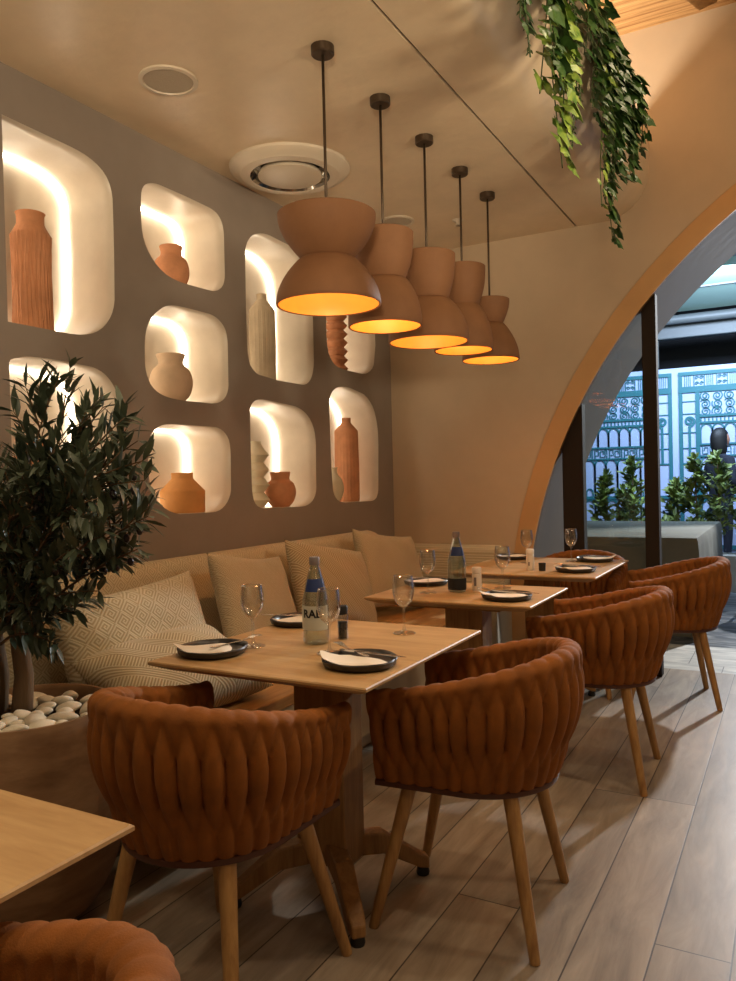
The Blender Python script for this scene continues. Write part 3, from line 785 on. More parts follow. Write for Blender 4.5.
vase('small pale vase half hidden at the left edge of the far lower niche', (-2.63, 4.30, 1.106), curve([(.035, 0), (.056, .04), (.066, .09), (.055, .145), (.03, .18), (.024, .21), (.028, .225), (.022, .225)]), 'cream_clay')
vase('terracotta pot glimpsed behind the olive tree leaves in the lower left niche', (VX, 2.08, 1.185), curve([(.06, 0), (.10, .05), (.115, .12), (.09, .18), (.055, .21), (.055, .23), (.06, .25), (.05, .25)]), 'terracotta')

# ------------------------------------------------------------------ tableware
TZ = .750
def make_glass():
    P = [(.001, .003), (.034, .001), (.036, .003), (.030, .005), (.010, .009), (.0045, .018), (.0038, .05), (.0040, .075), (.008, .086),
         (.022, .098), (.031, .115), (.0355, .138), (.0345, .160), (.031, .186), (.0303, .1865), (.0296, .186), (.033, .160), (.034, .138), (.0295, .116), (.02, .100), (.006, .090), (.001, .0885)]
    o = MB().lathe(curve(P, 2), 36).build('wine_glass', 'glass', None, smooth=True)
    return o
g0 = make_glass()
GL = [((-1.451, 1.881), 'wine glass beside the left plate on the first table'), ((-1.185, 1.892), 'wine glass standing in front of the bottle on the first table'), ((-1.113, 2.232), 'wine glass alone at the back right of the first table'),
      ((-1.404, 3.057), 'wine glass at the left of the middle table beside the plate'), ((-1.150, 3.30), 'wine glass behind the right plate on the middle table'),
      ((-1.354, 4.31), 'wine glass behind the white mill on the far table'), ((-1.136, 4.45), 'wine glass between the two right plates on the far table')]
for i, ((x, y), lb) in enumerate(GL):
    o = g0 if i == 0 else g0.copy()
    if i: COL.objects.link(o)
    o.location = (x, y, TZ); o.rotation_euler = (0, 0, i); tag(o, lb, 'wine glass', 'wine glasses')

def make_plate():
    P = [(.001, .001), (.085, .001), (.098, .006), (.103, .020), (.101, .023), (.096, .021), (.090, .010), (.06, .007), (.001, .006)]
    return MB().lathe(P, 60, fn=lambda a, z: .0018*math.sin(3*a)+.0012*math.sin(7*a+1)+.0008*math.sin(17*a)).build('plate', 'plate', None, smooth=True, autosmooth=50)
p0 = make_plate()
def make_napkin(kind):
    # folded napkin: outline on the plate, thin double layer with soft waves
    out = {'tri': [(-.115, -.045), (-.03, -.075), (.075, -.055), (.06, .0), (.015, .062), (-.06, .03)],
           'rect': [(-.12, -.01), (-.07, -.085), (.07, -.06), (.085, -.01), (-.02, .02), (-.06, .045)],
           'slim': [(-.11, -.02), (-.02, -.055), (.09, -.03), (.085, .02), (.0, .045), (-.08, .02)]}[kind]
    P = smooth_poly(out); mb = MB(); n = len(P); cx = sum(p[0] for p in P)/n; cy = sum(p[1] for p in P)/n
    rings = 6; vs = []; fs = []
    for top in (0, 1):
        for r in range(rings+1):
            s = r/rings
            for (x, y) in P:
                X = cx+(x-cx)*s; Y = cy+(y-cy)*s
                rr = math.hypot(X, Y); z = .0105+max(0, rr-.085)*.55
                z += .0022*math.sin(38*X+22*Y)+.0015*math.sin(60*Y+1)+.0022
                if top: z += .007*(1-s**6)+.0015
                vs.append((X, Y, z))
    m_ = (rings+1)*n
    for top in (0, 1):
        for r in range(rings):
            for i in range(n):
                k = (i+1) % n; b = top*m_
                fs.append((b+r*n+i, b+r*n+k, b+(r+1)*n+k, b+(r+1)*n+i))
    for i in range(n):
        k = (i+1) % n; fs.append((rings*n+i, rings*n+k, m_+rings*n+k, m_+rings*n+i))
    mb.add(vs, fs); return mb.build('napkin', 'napkin', None, smooth=True, autosmooth=60)
def smooth_poly(P):
    out = []; n = len(P)
    for i in range(n):
        a, b, c = Vector(P[i-1]), Vector(P[i]), Vector(P[(i+1) % n])
        for t in (.0, .5, 1.):
            p = (b+(a-b)*.12)*(1-t)**2+2*b*t*(1-t)+(b+(c-b)*.12)*t*t; out.append((p.x, p.y))
        for t in (.33, .66): p = b.lerp(c, .12+t*.76); out.append((p.x, p.y))
    return out
nk = {k: make_napkin(k) for k in ('tri', 'rect', 'slim')}
def make_fork():
    mb = MB()
    pts = [(-.085, 0, .003), (-.03, 0, .001), (.03, 0, .001), (.055, 0, .004)]
    vs = []; w = (.006, .0035, .003, .008); fs = []
    for (x, y, z), ww in zip(pts, w): vs += [(x, -ww, z), (x, ww, z), (x, ww, z+.0022), (x, -ww, z+.0022)]
    for j in range(3):
        for i in range(4): k = (i+1) % 4; fs.append((j*4+i, (j+1)*4+i, (j+1)*4+k, j*4+k))
    fs += [(0, 1, 2, 3), (12, 15, 14, 13)]; mb.add(vs, fs)
    for k in range(4):
        y = -.0075+.005*k; mb.tube([(.053, y, .005), (.075, y, .008), (.098, y, .005)], [.0014, .0014, .0008], 6)
    return mb.build('fork', 'steel', None, smooth=True, autosmooth=40)
def make_knife():
    mb = MB()
    pts = [(-.10, .006), (-.09, .0065), (-.01, .0045), (.0, .006), (.06, .0085), (.095, .006), (.108, .0015)]
    vs = []; fs = []
    for (x, w) in pts:
        th = .0035 if x < 0 else .0012; vs += [(x, -w*.6, 0), (x, w, 0), (x, w, th), (x, -w*.6, th)]
    for j in range(len(pts)-1):
        for i in range(4): k = (i+1) % 4; fs.append((j*4+i, (j+1)*4+i, (j+1)*4+k, j*4+k))
    fs += [(0, 1, 2, 3), (24, 27, 26, 25)]; mb.add(vs, fs)
    return mb.build('knife', 'steel', None, smooth=True, autosmooth=40)
fk, kn = make_fork(), make_knife()
used = set()
def use(o, loc, rot):
    if o.name not in used: used.add(o.name); c = o
    else: c = o.copy(); COL.objects.link(c)
    c.location = loc; c.rotation_euler = rot; return c
SETS = [  # x, y, napkin kind, rotation (deg), fork rel (dx,dy,rot), knife, phrase
 (-1.505, 1.76, 'tri', -18, (.045, .045, 75), None, 'at the near left corner of the first table'),
 (-1.53, 2.255, 'slim', 20, None, (-.05, .0, 195), 'at the far left of the first table'),
 (-1.035, 1.805, 'rect', -22, (-.05, .045, 150), (.015, .035, -2), 'at the near right corner of the first table'),
 (-1.53, 3.31, 'slim', 10, None, (.0, .03, 20), 'at the far left of the middle table'),
 (-1.035, 3.02, 'rect', -10, (-.045, .02, 170), (.02, .03, -5), 'at the near right corner of the middle table'),
 (-1.50, 4.50, 'slim', 0, None, (-.01, .03, 0), 'at the far left of the far table'),
 (-1.0, 4.00, 'rect', -6, (-.02, .02, 175), (.015, .035, -5), 'at the near right corner of the far table'),
 (-1.015, 4.50, 'tri', 160, None, (.0, .045, 0), 'at the far right corner of the far table')]
for (x, y, kd, r, f, k, ph) in SETS:
    tag(use(p0, (x, y, TZ), (0, 0, r)), 'charcoal stoneware plate ' + ph, 'plate', 'charcoal plates')
    tag(use(nk[kd], (x+.004, y, TZ+.0008), (0, 0, R(r+28))), 'white folded napkin on the plate ' + ph, 'napkin', 'folded napkins')
    if f: tag(use(fk, (x+f[0], y+f[1], TZ+.0255), (0, R(-2), R(f[2]))), 'steel fork resting on the plate ' + ph, 'fork', 'forks')
    if k: tag(use(kn, (x+k[0], y+k[1], TZ+.0255), (0, 0, R(k[2]))), 'steel knife resting across the plate ' + ph, 'knife', 'knives')

def wrap_text(body, size, r, z, ang, mt, parent, name='lettering'):
    cu = bpy.data.curves.new(name, 'FONT'); cu.body = body; cu.size = size; cu.align_x = 'CENTER'; cu.offset = .0012; cu.resolution_u = 3
    tmp = bpy.data.objects.new(name, cu); COL.objects.link(tmp)
    dg = bpy.context.evaluated_depsgraph_get(); me = bpy.data.meshes.new_from_object(tmp.evaluated_get(dg))
    bpy.data.objects.remove(tmp)
    for v in me.vertices:
        a = ang+v.co.x/r; v.co = Vector((r*math.cos(a), r*math.sin(a), z+v.co.y))
    me.materials.clear(); me.materials.append(Mt[mt])
    o = bpy.data.objects.new(name, me); COL.objects.link(o); o.parent = parent; return o
def bottle(label, x, y, h, cap, lowlabel):
    s = h/.262
    t = thing('water_bottle', label, 'bottle', (x, y, TZ), group='water bottles')
    out = [(.030, 0), (.037, .004), (.040, .020), (.040, .125), (.039, .135), (.031, .175), (.020, .215), (.0145, .235), (.0135, .250)]
    prof = [(.001, .004)]+curve(out, 3)+[(.0115, .250)]+[(max(.002, r-.003), z) for r, z in reversed(out[1:-1])]+[(.001, .008)]
    MB().lathe([(r*s, z*s) for r, z in prof], 36).build('glass_body', 'bottle', t, smooth=True, autosmooth=60)
    MB().lathe([(r*s, z*s) for r, z in [(.0152, .238), (.0158, .240), (.0158, .260), (.0145, .2625), (.001, .2625)]], 28).build('cap', cap, t, smooth=True, autosmooth=40)
    def band(z0, z1, a0, a1, mt, nm, rr):
        mb = MB(); vs = []; fs = []; K = 20
        for i in range(K+1):
            a = a0+(a1-a0)*i/K
            for j in range(5):
                z = z0+(z1-z0)*j/4; r = rr(z)+.0007; vs.append((r*s*math.cos(a), r*s*math.sin(a), z*s))
        for i in range(K):
            for j in range(4): fs.append((i*5+j, (i+1)*5+j, (i+1)*5+j+1, i*5+j+1))
        mb.add(vs, fs); return mb.build(nm, mt, t, smooth=True)
    def rr(z):
        P = curve(out, 3)
        for (r0, z0), (r1, z1) in zip(P, P[1:]):
            if z0 <= z <= z1: return r0+(r1-r0)*(z-z0)/max(1e-6, z1-z0)
        return .04
    band(.160, .198, -2.0, -.15, 'navy', 'neck_label', rr)
    return t, s, band, rr
t, s, band, rr = bottle('tall clear water bottle with blue neck label on the first table', -1.300, 2.000, .265, 'print_grey', True)
band(.045, .118, -2.9, .1, 'label', 'body_label', rr)
wrap_text('RAL', .034, .0418*s, .084*s, -1.30, 'print_black', t)
t, s, band, rr = bottle('tall clear water bottle with dark lower label on the middle table', -1.300, 3.135, .262, 'print_grey', False)
band(.012, .062, -3.0, .2, 'print_black', 'body_label', rr)

def mill(label, x, y, h, r, mt, name='shaker', cat='shaker'):
    t = thing(name, label, cat, (x, y, TZ))
    MB().lathe([(.001, 0), (r*.96, 0), (r, .003), (r, h*.72), (r*.9, h*.74)], 28).build('body', mt, t, smooth=True, autosmooth=40)
    MB().lathe([(r*.88, h*.74), (r*1.0, h*.76), (r*1.02, h*.96), (r*.9, h), (.001, h)], 28).build('top', mt if mt != 'glass' else 'print_black', t, smooth=True, autosmooth=40)
    return t
t = mill('white ceramic mill with grey lettering next to the bottle on the middle table', -1.228, 3.185, .105, .021, 'mill')
MB().box(-.004, .006, -.0222, -.0205, .025, .062).build('lettering', 'print_grey', t)
t = mill('white ceramic mill on the far table behind its near edge', -1.235, 3.985, .112, .021, 'mill')
MB().box(-.004, .004, -.0222, -.0205, .025, .045).build('lettering', 'print_grey', t)
t = mill('dark-filled glass pepper shaker behind the bottle on the first table', -1.255, 2.085, .105, .017, 'glass')
MB().lathe([(.001, .004), (.0145, .004), (.0145, .055), (.001, .055)], 20).build('pepper', 'pepper', t, smooth=True, autosmooth=40)
t = thing('tealight_glass', 'small dark glass tealight holder beside the white mill on the far table', 'candle holder', (-1.165, 3.965, TZ))
MB().lathe([(.001, .002), (.017, .002), (.019, .042), (.0175, .042), (.016, .006), (.001, .005)], 24).build('glass_cup', 'pepper', t, smooth=True, autosmooth=40)
MB().lathe([(.001, .006), (.0145, .006), (.0145, .022), (.001, .022)], 20).build('candle', 'mill', t, smooth=True, autosmooth=40)

# ------------------------------------------------------------------ planter and olive tree
PC = (-2.01, 1.50)
t = thing('planter_bowl', 'large brown clay planter bowl at the left edge, holding the olive tree', 'planter', (PC[0], PC[1], 0))
prof = curve([(.16, 0), (.20, .03), (.255, .14), (.285, .28), (.287, .42), (.272, .53), (.258, .595)], 4)+[(.255, .603), (.245, .603), (.238, .59), (.236, .50), (.001, .50)]
MB().lathe(prof, 72, cap0=True).build('bowl', 'pot', t, smooth=True, autosmooth=60)
MB().lathe([(.236, .54), (.12, .545), (.001, .55)], 40).build('soil', 'soil', t, smooth=True)
rnd = random.Random(5)
def pebble_mesh(seed):
    r_ = random.Random(seed); bm = bmesh.new(); bmesh.ops.create_icosphere(bm, subdivisions=3, radius=1)
    a, b, c = r_.uniform(.8, 1.2), r_.uniform(.6, .9), r_.uniform(.38, .6)
    ph = [r_.uniform(0, 6) for _ in range(4)]
    for v in bm.verts:
        k = 1+.10*math.sin(2.2*v.co.x+ph[0])*math.cos(2*v.co.y+ph[1])+.06*math.sin(4*v.co.z+ph[2])
        v.co = Vector((v.co.x*a, v.co.y*b, v.co.z*c))*k
    me = bpy.data.meshes.new('pebble'); bm.to_mesh(me); bm.free()
    me.materials.append(Mt['pebble']); me.polygons.foreach_set('use_smooth', [True]*len(me.polygons)); return me
pm = [pebble_mesh(i) for i in range(5)]
placed = []; tr = [(-2.07, 1.53), (-2.14, 1.50), (-2.10, 1.44)]
for i in range(900):
    a = rnd.uniform(0, 2*PI); rr_ = .205*math.sqrt(rnd.random()); x = PC[0]+rr_*math.cos(a); y = PC[1]+rr_*math.sin(a)
    sz = rnd.uniform(.026, .040); lay = 0 if len(placed) < 46 else 1
    if any(math.hypot(x-px, y-py) < (sz+ps)*.70 and pl == lay for (px, py, ps, pl) in placed): continue
    if any(math.hypot(x-q[0], y-q[1]) < sz+.035 for q in tr): continue
    if lay and rr_ > .17: continue
    placed.append((x, y, sz, lay))
    if len(placed) > 84: break
for (x, y, sz, lay) in placed:
    o = bpy.data.objects.new('pebble', rnd.choice(pm)); COL.objects.link(o)
    o.location = (x, y, .562+sz*.45+lay*.030); o.scale = (sz, sz, sz)
    o.rotation_euler = (rnd.uniform(-.5, .5), rnd.uniform(-.5, .5), rnd.uniform(0, 6))
    tag(o, 'one of the smooth white pebbles covering the soil in the planter', 'pebble', 'white pebbles in the planter')

def leaf_verts(base, d, nrm, L, W, curl=.15):
    """lance-shaped leaf: 6 stations, mid rib folded slightly"""
    d = d.normalized(); side = d.cross(nrm)
    if side.length < .01: side = d.cross(Vector((.3, .5, .8)))
    side.normalize(); up = side.cross(d)
    st = ((0, .08), (.2, .62), (.45, 1.), (.72, .72), (1, .0))
    vs = []; fs = []
    for (t, w) in st:
        c = base+d*(L*t)-up*(curl*L*t*t)
        vs += [c-side*(W*.5*w)+up*(W*.12*w), c, c+side*(W*.5*w)+up*(W*.12*w)]
    for j in range(len(st)-1):
        b = j*3; fs += [(b, b+1, b+4, b+3), (b+1, b+2, b+5, b+4)]
    return vs, fs
TIPS = [(-1.77,1.50,1.58),(-1.78,1.45,1.53),(-1.88,1.5,1.43),(-1.70,1.50,1.45),(-1.70,1.55,1.47),(-1.54,1.45,1.39),(-1.57,1.55,1.37),(-1.49,1.50,1.32),(-1.40,1.40,1.26),(-1.51,1.50,1.21),(-1.65,1.60,1.19),(-1.44,1.45,1.17),(-1.53,1.50,1.08),(-1.65,1.55,1.04),(-1.57,1.40,0.98),(-1.78,1.50,0.90),(-1.82,1.45,0.82),(-1.97,1.50,1.34),(-2.12,1.50,1.33),(-2.18,1.45,1.26),(-2.22,1.50,1.22),(-2.09,1.40,1.04),(-1.96,1.40,0.94),(-2.02,1.50,0.86),(-1.70,1.40,1.37),(-1.72,1.35,1.27),(-1.57,1.35,1.27),(-1.50,1.35,1.14),(-1.61,1.35,1.09),(-1.84,1.35,1.22),(-2.16,1.52,1.16),(-2.10,1.58,1.24),(-1.73,1.60,1.29),(-1.95,1.60,1.18),(-1.75,1.35,1.06),(-1.47,1.40,1.34),(-1.45,1.30,1.22)]
ot = thing('olive_tree', 'olive tree with narrow grey-green leaves and dark fruit at the left edge', 'tree', (PC[0], PC[1], .55))
off = Vector((PC[0], PC[1], .55)); rnd = random.Random(21)
tk = MB(); trunks = []
for k, (x, y) in enumerate(tr):
    top = Vector((x+.03+.02*k, y, 1.05+.06*k)); P = [Vector((x, y, .50)), Vector((x+.012, y+.01, .68)), Vector((x-.005, y, .86)), top]
    MB().tube([p-off for p in P], [.030, .026, .022, .014] if k else [.034, .028, .024, .016], 12).build('trunk', 'bark', ot, smooth=True)
    trunks.append(P)
br = MB(); lf = MB(); fruit_pos = []
for ti, tip in enumerate(TIPS):
    tip = Vector(tip); P = trunks[ti % 3]
    s = rnd.uniform(.45, 1.0); zi = P[0].lerp(P[3], s); root = Vector((zi.x, zi.y, min(zi.z, tip.z-.05 if tip.z > .95 else zi.z)))
    root.z = min(root.z, max(.78, tip.z-.12))
    mid = root.lerp(tip, .5)+Vector((rnd.uniform(-.03, .03), rnd.uniform(-.04, .04), .05))
    pts = []
    for k in range(13):
        t_ = k/12; pts.append(root*(1-t_)**2+2*mid*t_*(1-t_)+tip*t_*t_)
    br.tube([p-off for p in pts], [.0055*(1-.75*k/12) for k in range(13)], 6)
    subs = [(pts, 3, 13)]
    for _ in range(4):
        k = rnd.randint(4, 10); a = pts[k]; d = (pts[k+1]-pts[k]).normalized()
        q = a+(d+Vector((rnd.uniform(-.8, .8), rnd.uniform(-.8, .8), rnd.uniform(-.3, .8)))).normalized()*rnd.uniform(.09, .16)
        sp = [a.lerp(q, j/6)+Vector((0, 0, -.01*(j/6)**2)) for j in range(7)]
        br.tube([p-off for p in sp], [.0028, .0026, .0024, .0022, .002, .0016, .001], 5)
        subs.append((sp, 1, 7))
    for (pp, a, b) in subs:
        for k in range(a, b):
            p = pp[min(k, len(pp)-1)]; d = (pp[min(k, len(pp)-1)]-pp[max(k-1, 0)]).normalized()
            az = rnd.uniform(0, 2*PI)
            for q in range(2 if k < b-1 else 3):
                az += PI+rnd.uniform(-.5, .5)
                perp = d.cross(Vector((math.cos(az), math.sin(az), .3))).normalized()
                dd = (d*rnd.uniform(.55, .95)+perp*rnd.uniform(.5, .9)+Vector((0, 0, .1)))
                vs, fs = leaf_verts(p, dd, Vector((rnd.uniform(-.5, .5), rnd.uniform(-.5, .5), 1)), rnd.uniform(.058, .085), rnd.uniform(.014, .020), rnd.uniform(-.05, .25))
                lf.add([v-off for v in vs], fs)
    if ti in (7, 12, 11, 9, 13, 8, 25, 28): fruit_pos += [pts[10]+Vector((rnd.uniform(-.015, .015), rnd.uniform(-.015, .015), -.025)), pts[11]+Vector((.012, .0, -.022))]
br.build('branches', 'bark', ot, smooth=True)
lf.build('foliage', 'leaf', ot, smooth=True)
for p in fruit_pos:
    MB().lathe([(.001, -.011), (.006, -.009), (.0088, 0), (.0065, .009), (.001, .0115)], 14, tuple(p-off)).build('olive_fruit', 'olive', ot, smooth=True)

# ------------------------------------------------------------------ hanging plants over the ledge
def ivy_leaf(base, d, nrm, L, mb):
    d = d.normalized(); side = d.cross(nrm)
    if side.length < .01: side = Vector((1, 0, 0))
    side.normalize(); up = side.cross(d)
    out = [(0, 0), (-.1, .38), (.18, .52), (.32, .36), (.55, .42), (.72, .22), (1.02, 0)]
    vs = [base+d*(.35*L)+up*(.05*L)]; pts = out+[(x, -y) for x, y in reversed(out[1:-1])]
    for (x, y) in pts: vs.append(base+d*(x*L)+side*(y*L)-up*(abs(y)*.25*L+.12*x*x*L))
    n = len(pts); mb.add(vs, [(0, 1+i, 1+(i+1) % n) for i in range(n)])
def strand(pts, r, mb): mb.tube(pts, r, 5)
def hang(y, ztip, x=-.71, top=3.27, rnd=random, sway=.04, drift=0.):
    P = [Vector((-.84, y+rnd.uniform(-.05, .05), 3.10)), Vector((-.80, y, top)), Vector((-.74, y, top+.01)), Vector((x, y, top-.08))]
    n = max(3, int((top-.08-ztip)/.05)); ph = rnd.uniform(0, 6)
    for k in range(1, n+1):
        t_ = k/n; P.append(Vector((x+.015*math.sin(5*t_+ph)+.01, y+drift*t_+sway*math.sin(3.5*t_+ph)*t_, top-.08+(ztip-top+.08)*t_)))
    return P
def ivy(label, strands, mt, seed, Lr, dens, stem='string', name='hanging_ivy'):
    rnd = random.Random(seed); t = thing(name, label, 'hanging plant', (-.78, strands[0][0], 3.05), group='plants trailing over the ceiling ledge'); off = Vector(t.location)
    st = MB(); lv = MB(); yy = [q[0] for q in strands]
    st.tube([Vector((-.84, y, 3.10))-off for y in (min(yy)-.06, max(yy)+.06)], .012, 6)
    for (y, zt, dr) in strands:
        P = hang(y, zt, rnd=rnd, x=-.71+rnd.uniform(-.015, .05), drift=dr)
        st.tube([p-off for p in P], .0022, 5)
        for i in range(2, len(P)):
            for q in range(dens):
                p = P[i-1].lerp(P[i], rnd.random()); a = rnd.uniform(-1.3, 1.3)
                out = Vector((math.cos(a)*rnd.uniform(.4, 1), math.sin(a), rnd.uniform(-.9, .1)))
                b = p+out*rnd.uniform(.006, .035); b.x = max(b.x, -.738)
                dd = Vector((out.x*.6+.2, out.y, out.z-.5))
                nm = Vector((1, rnd.uniform(-.8, .8), rnd.uniform(.1, 1.2)))
                ivy_leaf(b-off, dd, nm, rnd.uniform(*Lr)*(1 if i < len(P)-3 else .8), lv)
    st.build('stems', stem, t, smooth=True); lv.build('foliage', mt, t)
    return t
ivy('dense dark green ivy hanging lowest from the ceiling ledge', [(3.53, 2.27, .0), (3.68, 2.50, 0), (3.78, 2.62, 0), (3.90, 2.66, 0), (3.98, 2.76, 0), (3.85, 2.7, 0), (4.02, 2.86, 0), (4.08, 2.95, 0), (3.94, 2.76, 0), (3.60, 2.62, 0)], 'ivy', 3, (.06, .09), 3)
ivy('dark ivy filling the ledge between the two lighter trails', [(3.30, 2.75, 0), (3.38, 2.68, 0), (3.45, 2.70, 0), (3.54, 2.62, 0), (3.50, 2.85, 0), (4.1, 3.05, 0), (3.22, 2.95, 0), (4.0, 3.0, 0)], 'ivy', 8, (.055, .08), 3)
ivy('bright variegated trailing plant hanging left of the dark ivy', [(2.66, 2.30, .03), (2.60, 2.42, 0), (2.72, 2.45, 0), (2.52, 2.50, 0), (2.64, 2.6, 0)], 'lime', 4, (.06, .10), 2)
ivy('leafy green plant at the top of the ledge above the bright trail', [(2.45, 2.55, 0), (2.56, 2.50, 0), (2.70, 2.58, 0), (2.80, 2.66, 0), (2.9, 2.8, 0), (2.38, 2.62, 0), (3.0, 2.9, 0), (3.1, 2.95, 0)], 'ivy', 6, (.05, .075), 3)
ivy('small bright leaf cluster below the dark ivy on its left', [(3.36, 2.36, 0), (3.42, 2.44, 0)], 'lime', 9, (.035, .055), 1)
# string-like trails
for k, (lb, ys) in enumerate((('thin reddish-green string trails between the leafy plants', ((2.86, 2.46), (2.80, 2.6), (2.90, 2.62))), ('thin green string trails at the left end of the ledge plants', ((2.36, 2.52), (2.30, 2.62))), ('long thin string trails in front of the dark ivy', ((3.47, 2.42), (3.52, 2.38), (3.58, 2.45))))):
    rnd = random.Random(40+k); t = thing('string_plant', lb, 'hanging plant', (-.78, ys[0][0], 3.05), group='plants trailing over the ceiling ledge'); off = Vector(t.location); mb = MB()
    for (y, z) in ys:
        P = hang(y, z, rnd=rnd, x=-.70, sway=.03); mb.tube([p-off for p in P], .0028, 5)
        for i in range(3, len(P)):
            for q in range(6):
                p = P[i-1].lerp(P[i], rnd.random()); a = rnd.uniform(0, 6.28)
                vs, fs = leaf_verts(p-off, Vector((math.cos(a), math.sin(a), -.8)), Vector((0, .3, 1)), .018, .008); mb.add(vs, fs)
    mb.build('trails', 'string', t, smooth=True)

# ------------------------------------------------------------------ outside the arch
YM = 10.5
mb = MB(); mb.box(-5.5, 4.5, YM, YM+.08, 0, 2.56); tag(mb.build('mural_wall', 'mural'), 'pale blue wall panel behind the teal ironwork pattern', 'wall panel')['kind'] = 'structure'
mb = MB(); mb.box(-6, 6, 11.6, 11.7, 0, 6); struct(mb.build('wall_courtyard', 'darkwall'))
class Flat:
    """flat bars in the plane y = YM, mirrored by sx about x0"""
    def __init__(s, x0, sx): s.x0 = x0; s.sx = sx; s.mb = MB()
    def X(s, x): return s.x0+s.sx*x
    def bar(s, x0, x1, z0, z1, d=.02):
        a, b = sorted((s.X(x0), s.X(x1))); s.mb.box(a, b, YM-d, YM-.001, z0, z1)
    def line(s, pts, w):
        vs = []; fs = []; n = len(pts)
        for i, p in enumerate(pts):
            a = Vector(pts[max(0, i-1)]); b = Vector(pts[min(n-1, i+1)]); d = (b-a)
            if d.length < 1e-6: d = Vector((1, 0))
            d.normalize(); nn = Vector((-d.y, d.x))*w/2
            q1 = Vector(p)+nn; q2 = Vector(p)-nn
            for q in (q1, q2): vs += [(s.X(q.x), YM-.016, q.y), (s.X(q.x), YM-.001, q.y)]
        for i in range(n-1):
            a, b = i*4, (i+1)*4
            fs += [(a, b, b+2, a+2), (a, a+1, b+1, b), (a+2, b+2, b+3, a+3)]
        s.mb.add(vs, fs)
    def spiral(s, cx, cz, r, turns=1.7, w=.013, a0=0., dirn=1):
        K = int(22*turns); pts = []
        for k in range(K+1):
            t_ = k/K; a = a0+dirn*t_*turns*2*PI; rr = r*(1-.85*t_); pts.append((cx+rr*math.cos(a), cz+rr*math.sin(a)))
        s.line(pts, w)
    def archl(s, x0, x1, z0, z1, w=.02):
        r = (x1-x0)/2; cx = (x0+x1)/2
        s.line([(x0, z0)]+[(cx-r*math.cos(PI*k/12), z1-r*1.4+r*1.4*math.sin(PI*k/12)) for k in range(13)]+[(x1, z0)], w)
def gate(x0, sx, width, label):
    t = thing('ironwork_gate_pattern', label, 'wall decoration', (0, 0, 0), group='teal ironwork patterns on the pale wall')
    F = Flat(x0, sx)
    F.bar(0, .045, .2, 2.50); F.bar(.195, .245, .2, 2.30); F.bar(0, width, 2.455, 2.50, .025); F.bar(0, width, 2.24, 2.315, .025)
    F.build = lambda nm: F.mb.build(nm, 'teal', t)
    for z in (2.13, 1.975, 1.74, 1.545): F.bar(.045, .195, z-.006, z+.006, .014)
    F.bar(.045, .195, 1.34, 1.36, .014); F.bar(.108, .138, 1.35, 1.82, .017)
    F.spiral(.120, 1.88, .066, 1.6, .028, -PI/2)
    F.bar(.245, width, 1.925, 1.955, .025); F.bar(.245, width, 1.845, 1.87, .025)
    F.build('frame_bars')
    F.mb = MB()
    x = .07; k = 0
    while x < width-.05:
        if k % 2 == 0:
            for j in range(4): F.bar(x+j*.022, x+j*.022+.007, 2.315, 2.455, .012)
            x += .11
        else:
            F.bar(x, x+.008, 2.315, 2.455); F.bar(x+.12, x+.128, 2.315, 2.455)
            for (a, b) in ((.035, 2.35), (.09, 2.35), (.035, 2.42), (.09, 2.42)): F.spiral(x+a, b, .024, 1.3, .009)
            x += .15
        k += 1
    F.mb.build('top_frieze', 'teal', t)
    F.mb = MB(); x = .31
    while x < width-.05:
        for j, z in enumerate((2.185, 2.10, 2.055)):
            F.spiral(x, (2.185, 2.085, 1.995)[j], .064, 1.9, .013, PI/2+j, 1 if (j+k) % 2 else -1)
        x += .137; k += 1
    F.mb.build('spiral_field', 'teal', t)
    F.mb = MB(); x = .25
    while x < width-.03: F.bar(x, x+.014, 1.87, 1.925, .012); x += .045
    x = .25
    while x < width-.05: F.archl(x, x+.135, 1.58, 1.845); x += .135
    F.bar(.245, width, 1.575, 1.597, .026); F.bar(.245, width, 1.43, 1.45, .026)
    x = .27
    while x < width-.1:
        F.line([(x, 1.575), (x, 1.47), (x+.06, 1.47), (x+.06, 1.545), (x+.02, 1.545), (x+.02, 1.51)], .011)
        F.line([(x+.13, 1.45), (x+.13, 1.555), (x+.085, 1.555), (x+.085, 1.49), (x+.115, 1.49)], .011)
        F.bar(x+.16, x+.17, 1.45, 1.575); x += .19
    F.mb.build('key_band', 'teal', t)
    F.mb = MB(); x = .25
    while x < width-.05:
        F.archl(x, x+.145, .95, 1.44); F.archl(x+.03, x+.115, .95, 1.05, .014); x += .145
    F.bar(0, width, .91, .95, .026)
    x = .25
    while x < width-.05:
        F.archl(x, x+.145, .35, .90); x += .145
    F.bar(0, width, .28, .33)
    F.mb.build('lower_arches', 'teal', t)
gate(-1.285, 1, 2.3, 'teal ironwork gate pattern on the pale blue wall, right of the window mullion')
gate(-1.365, -1, 2.6, 'teal ironwork gate pattern on the pale blue wall, left of the window mullion')

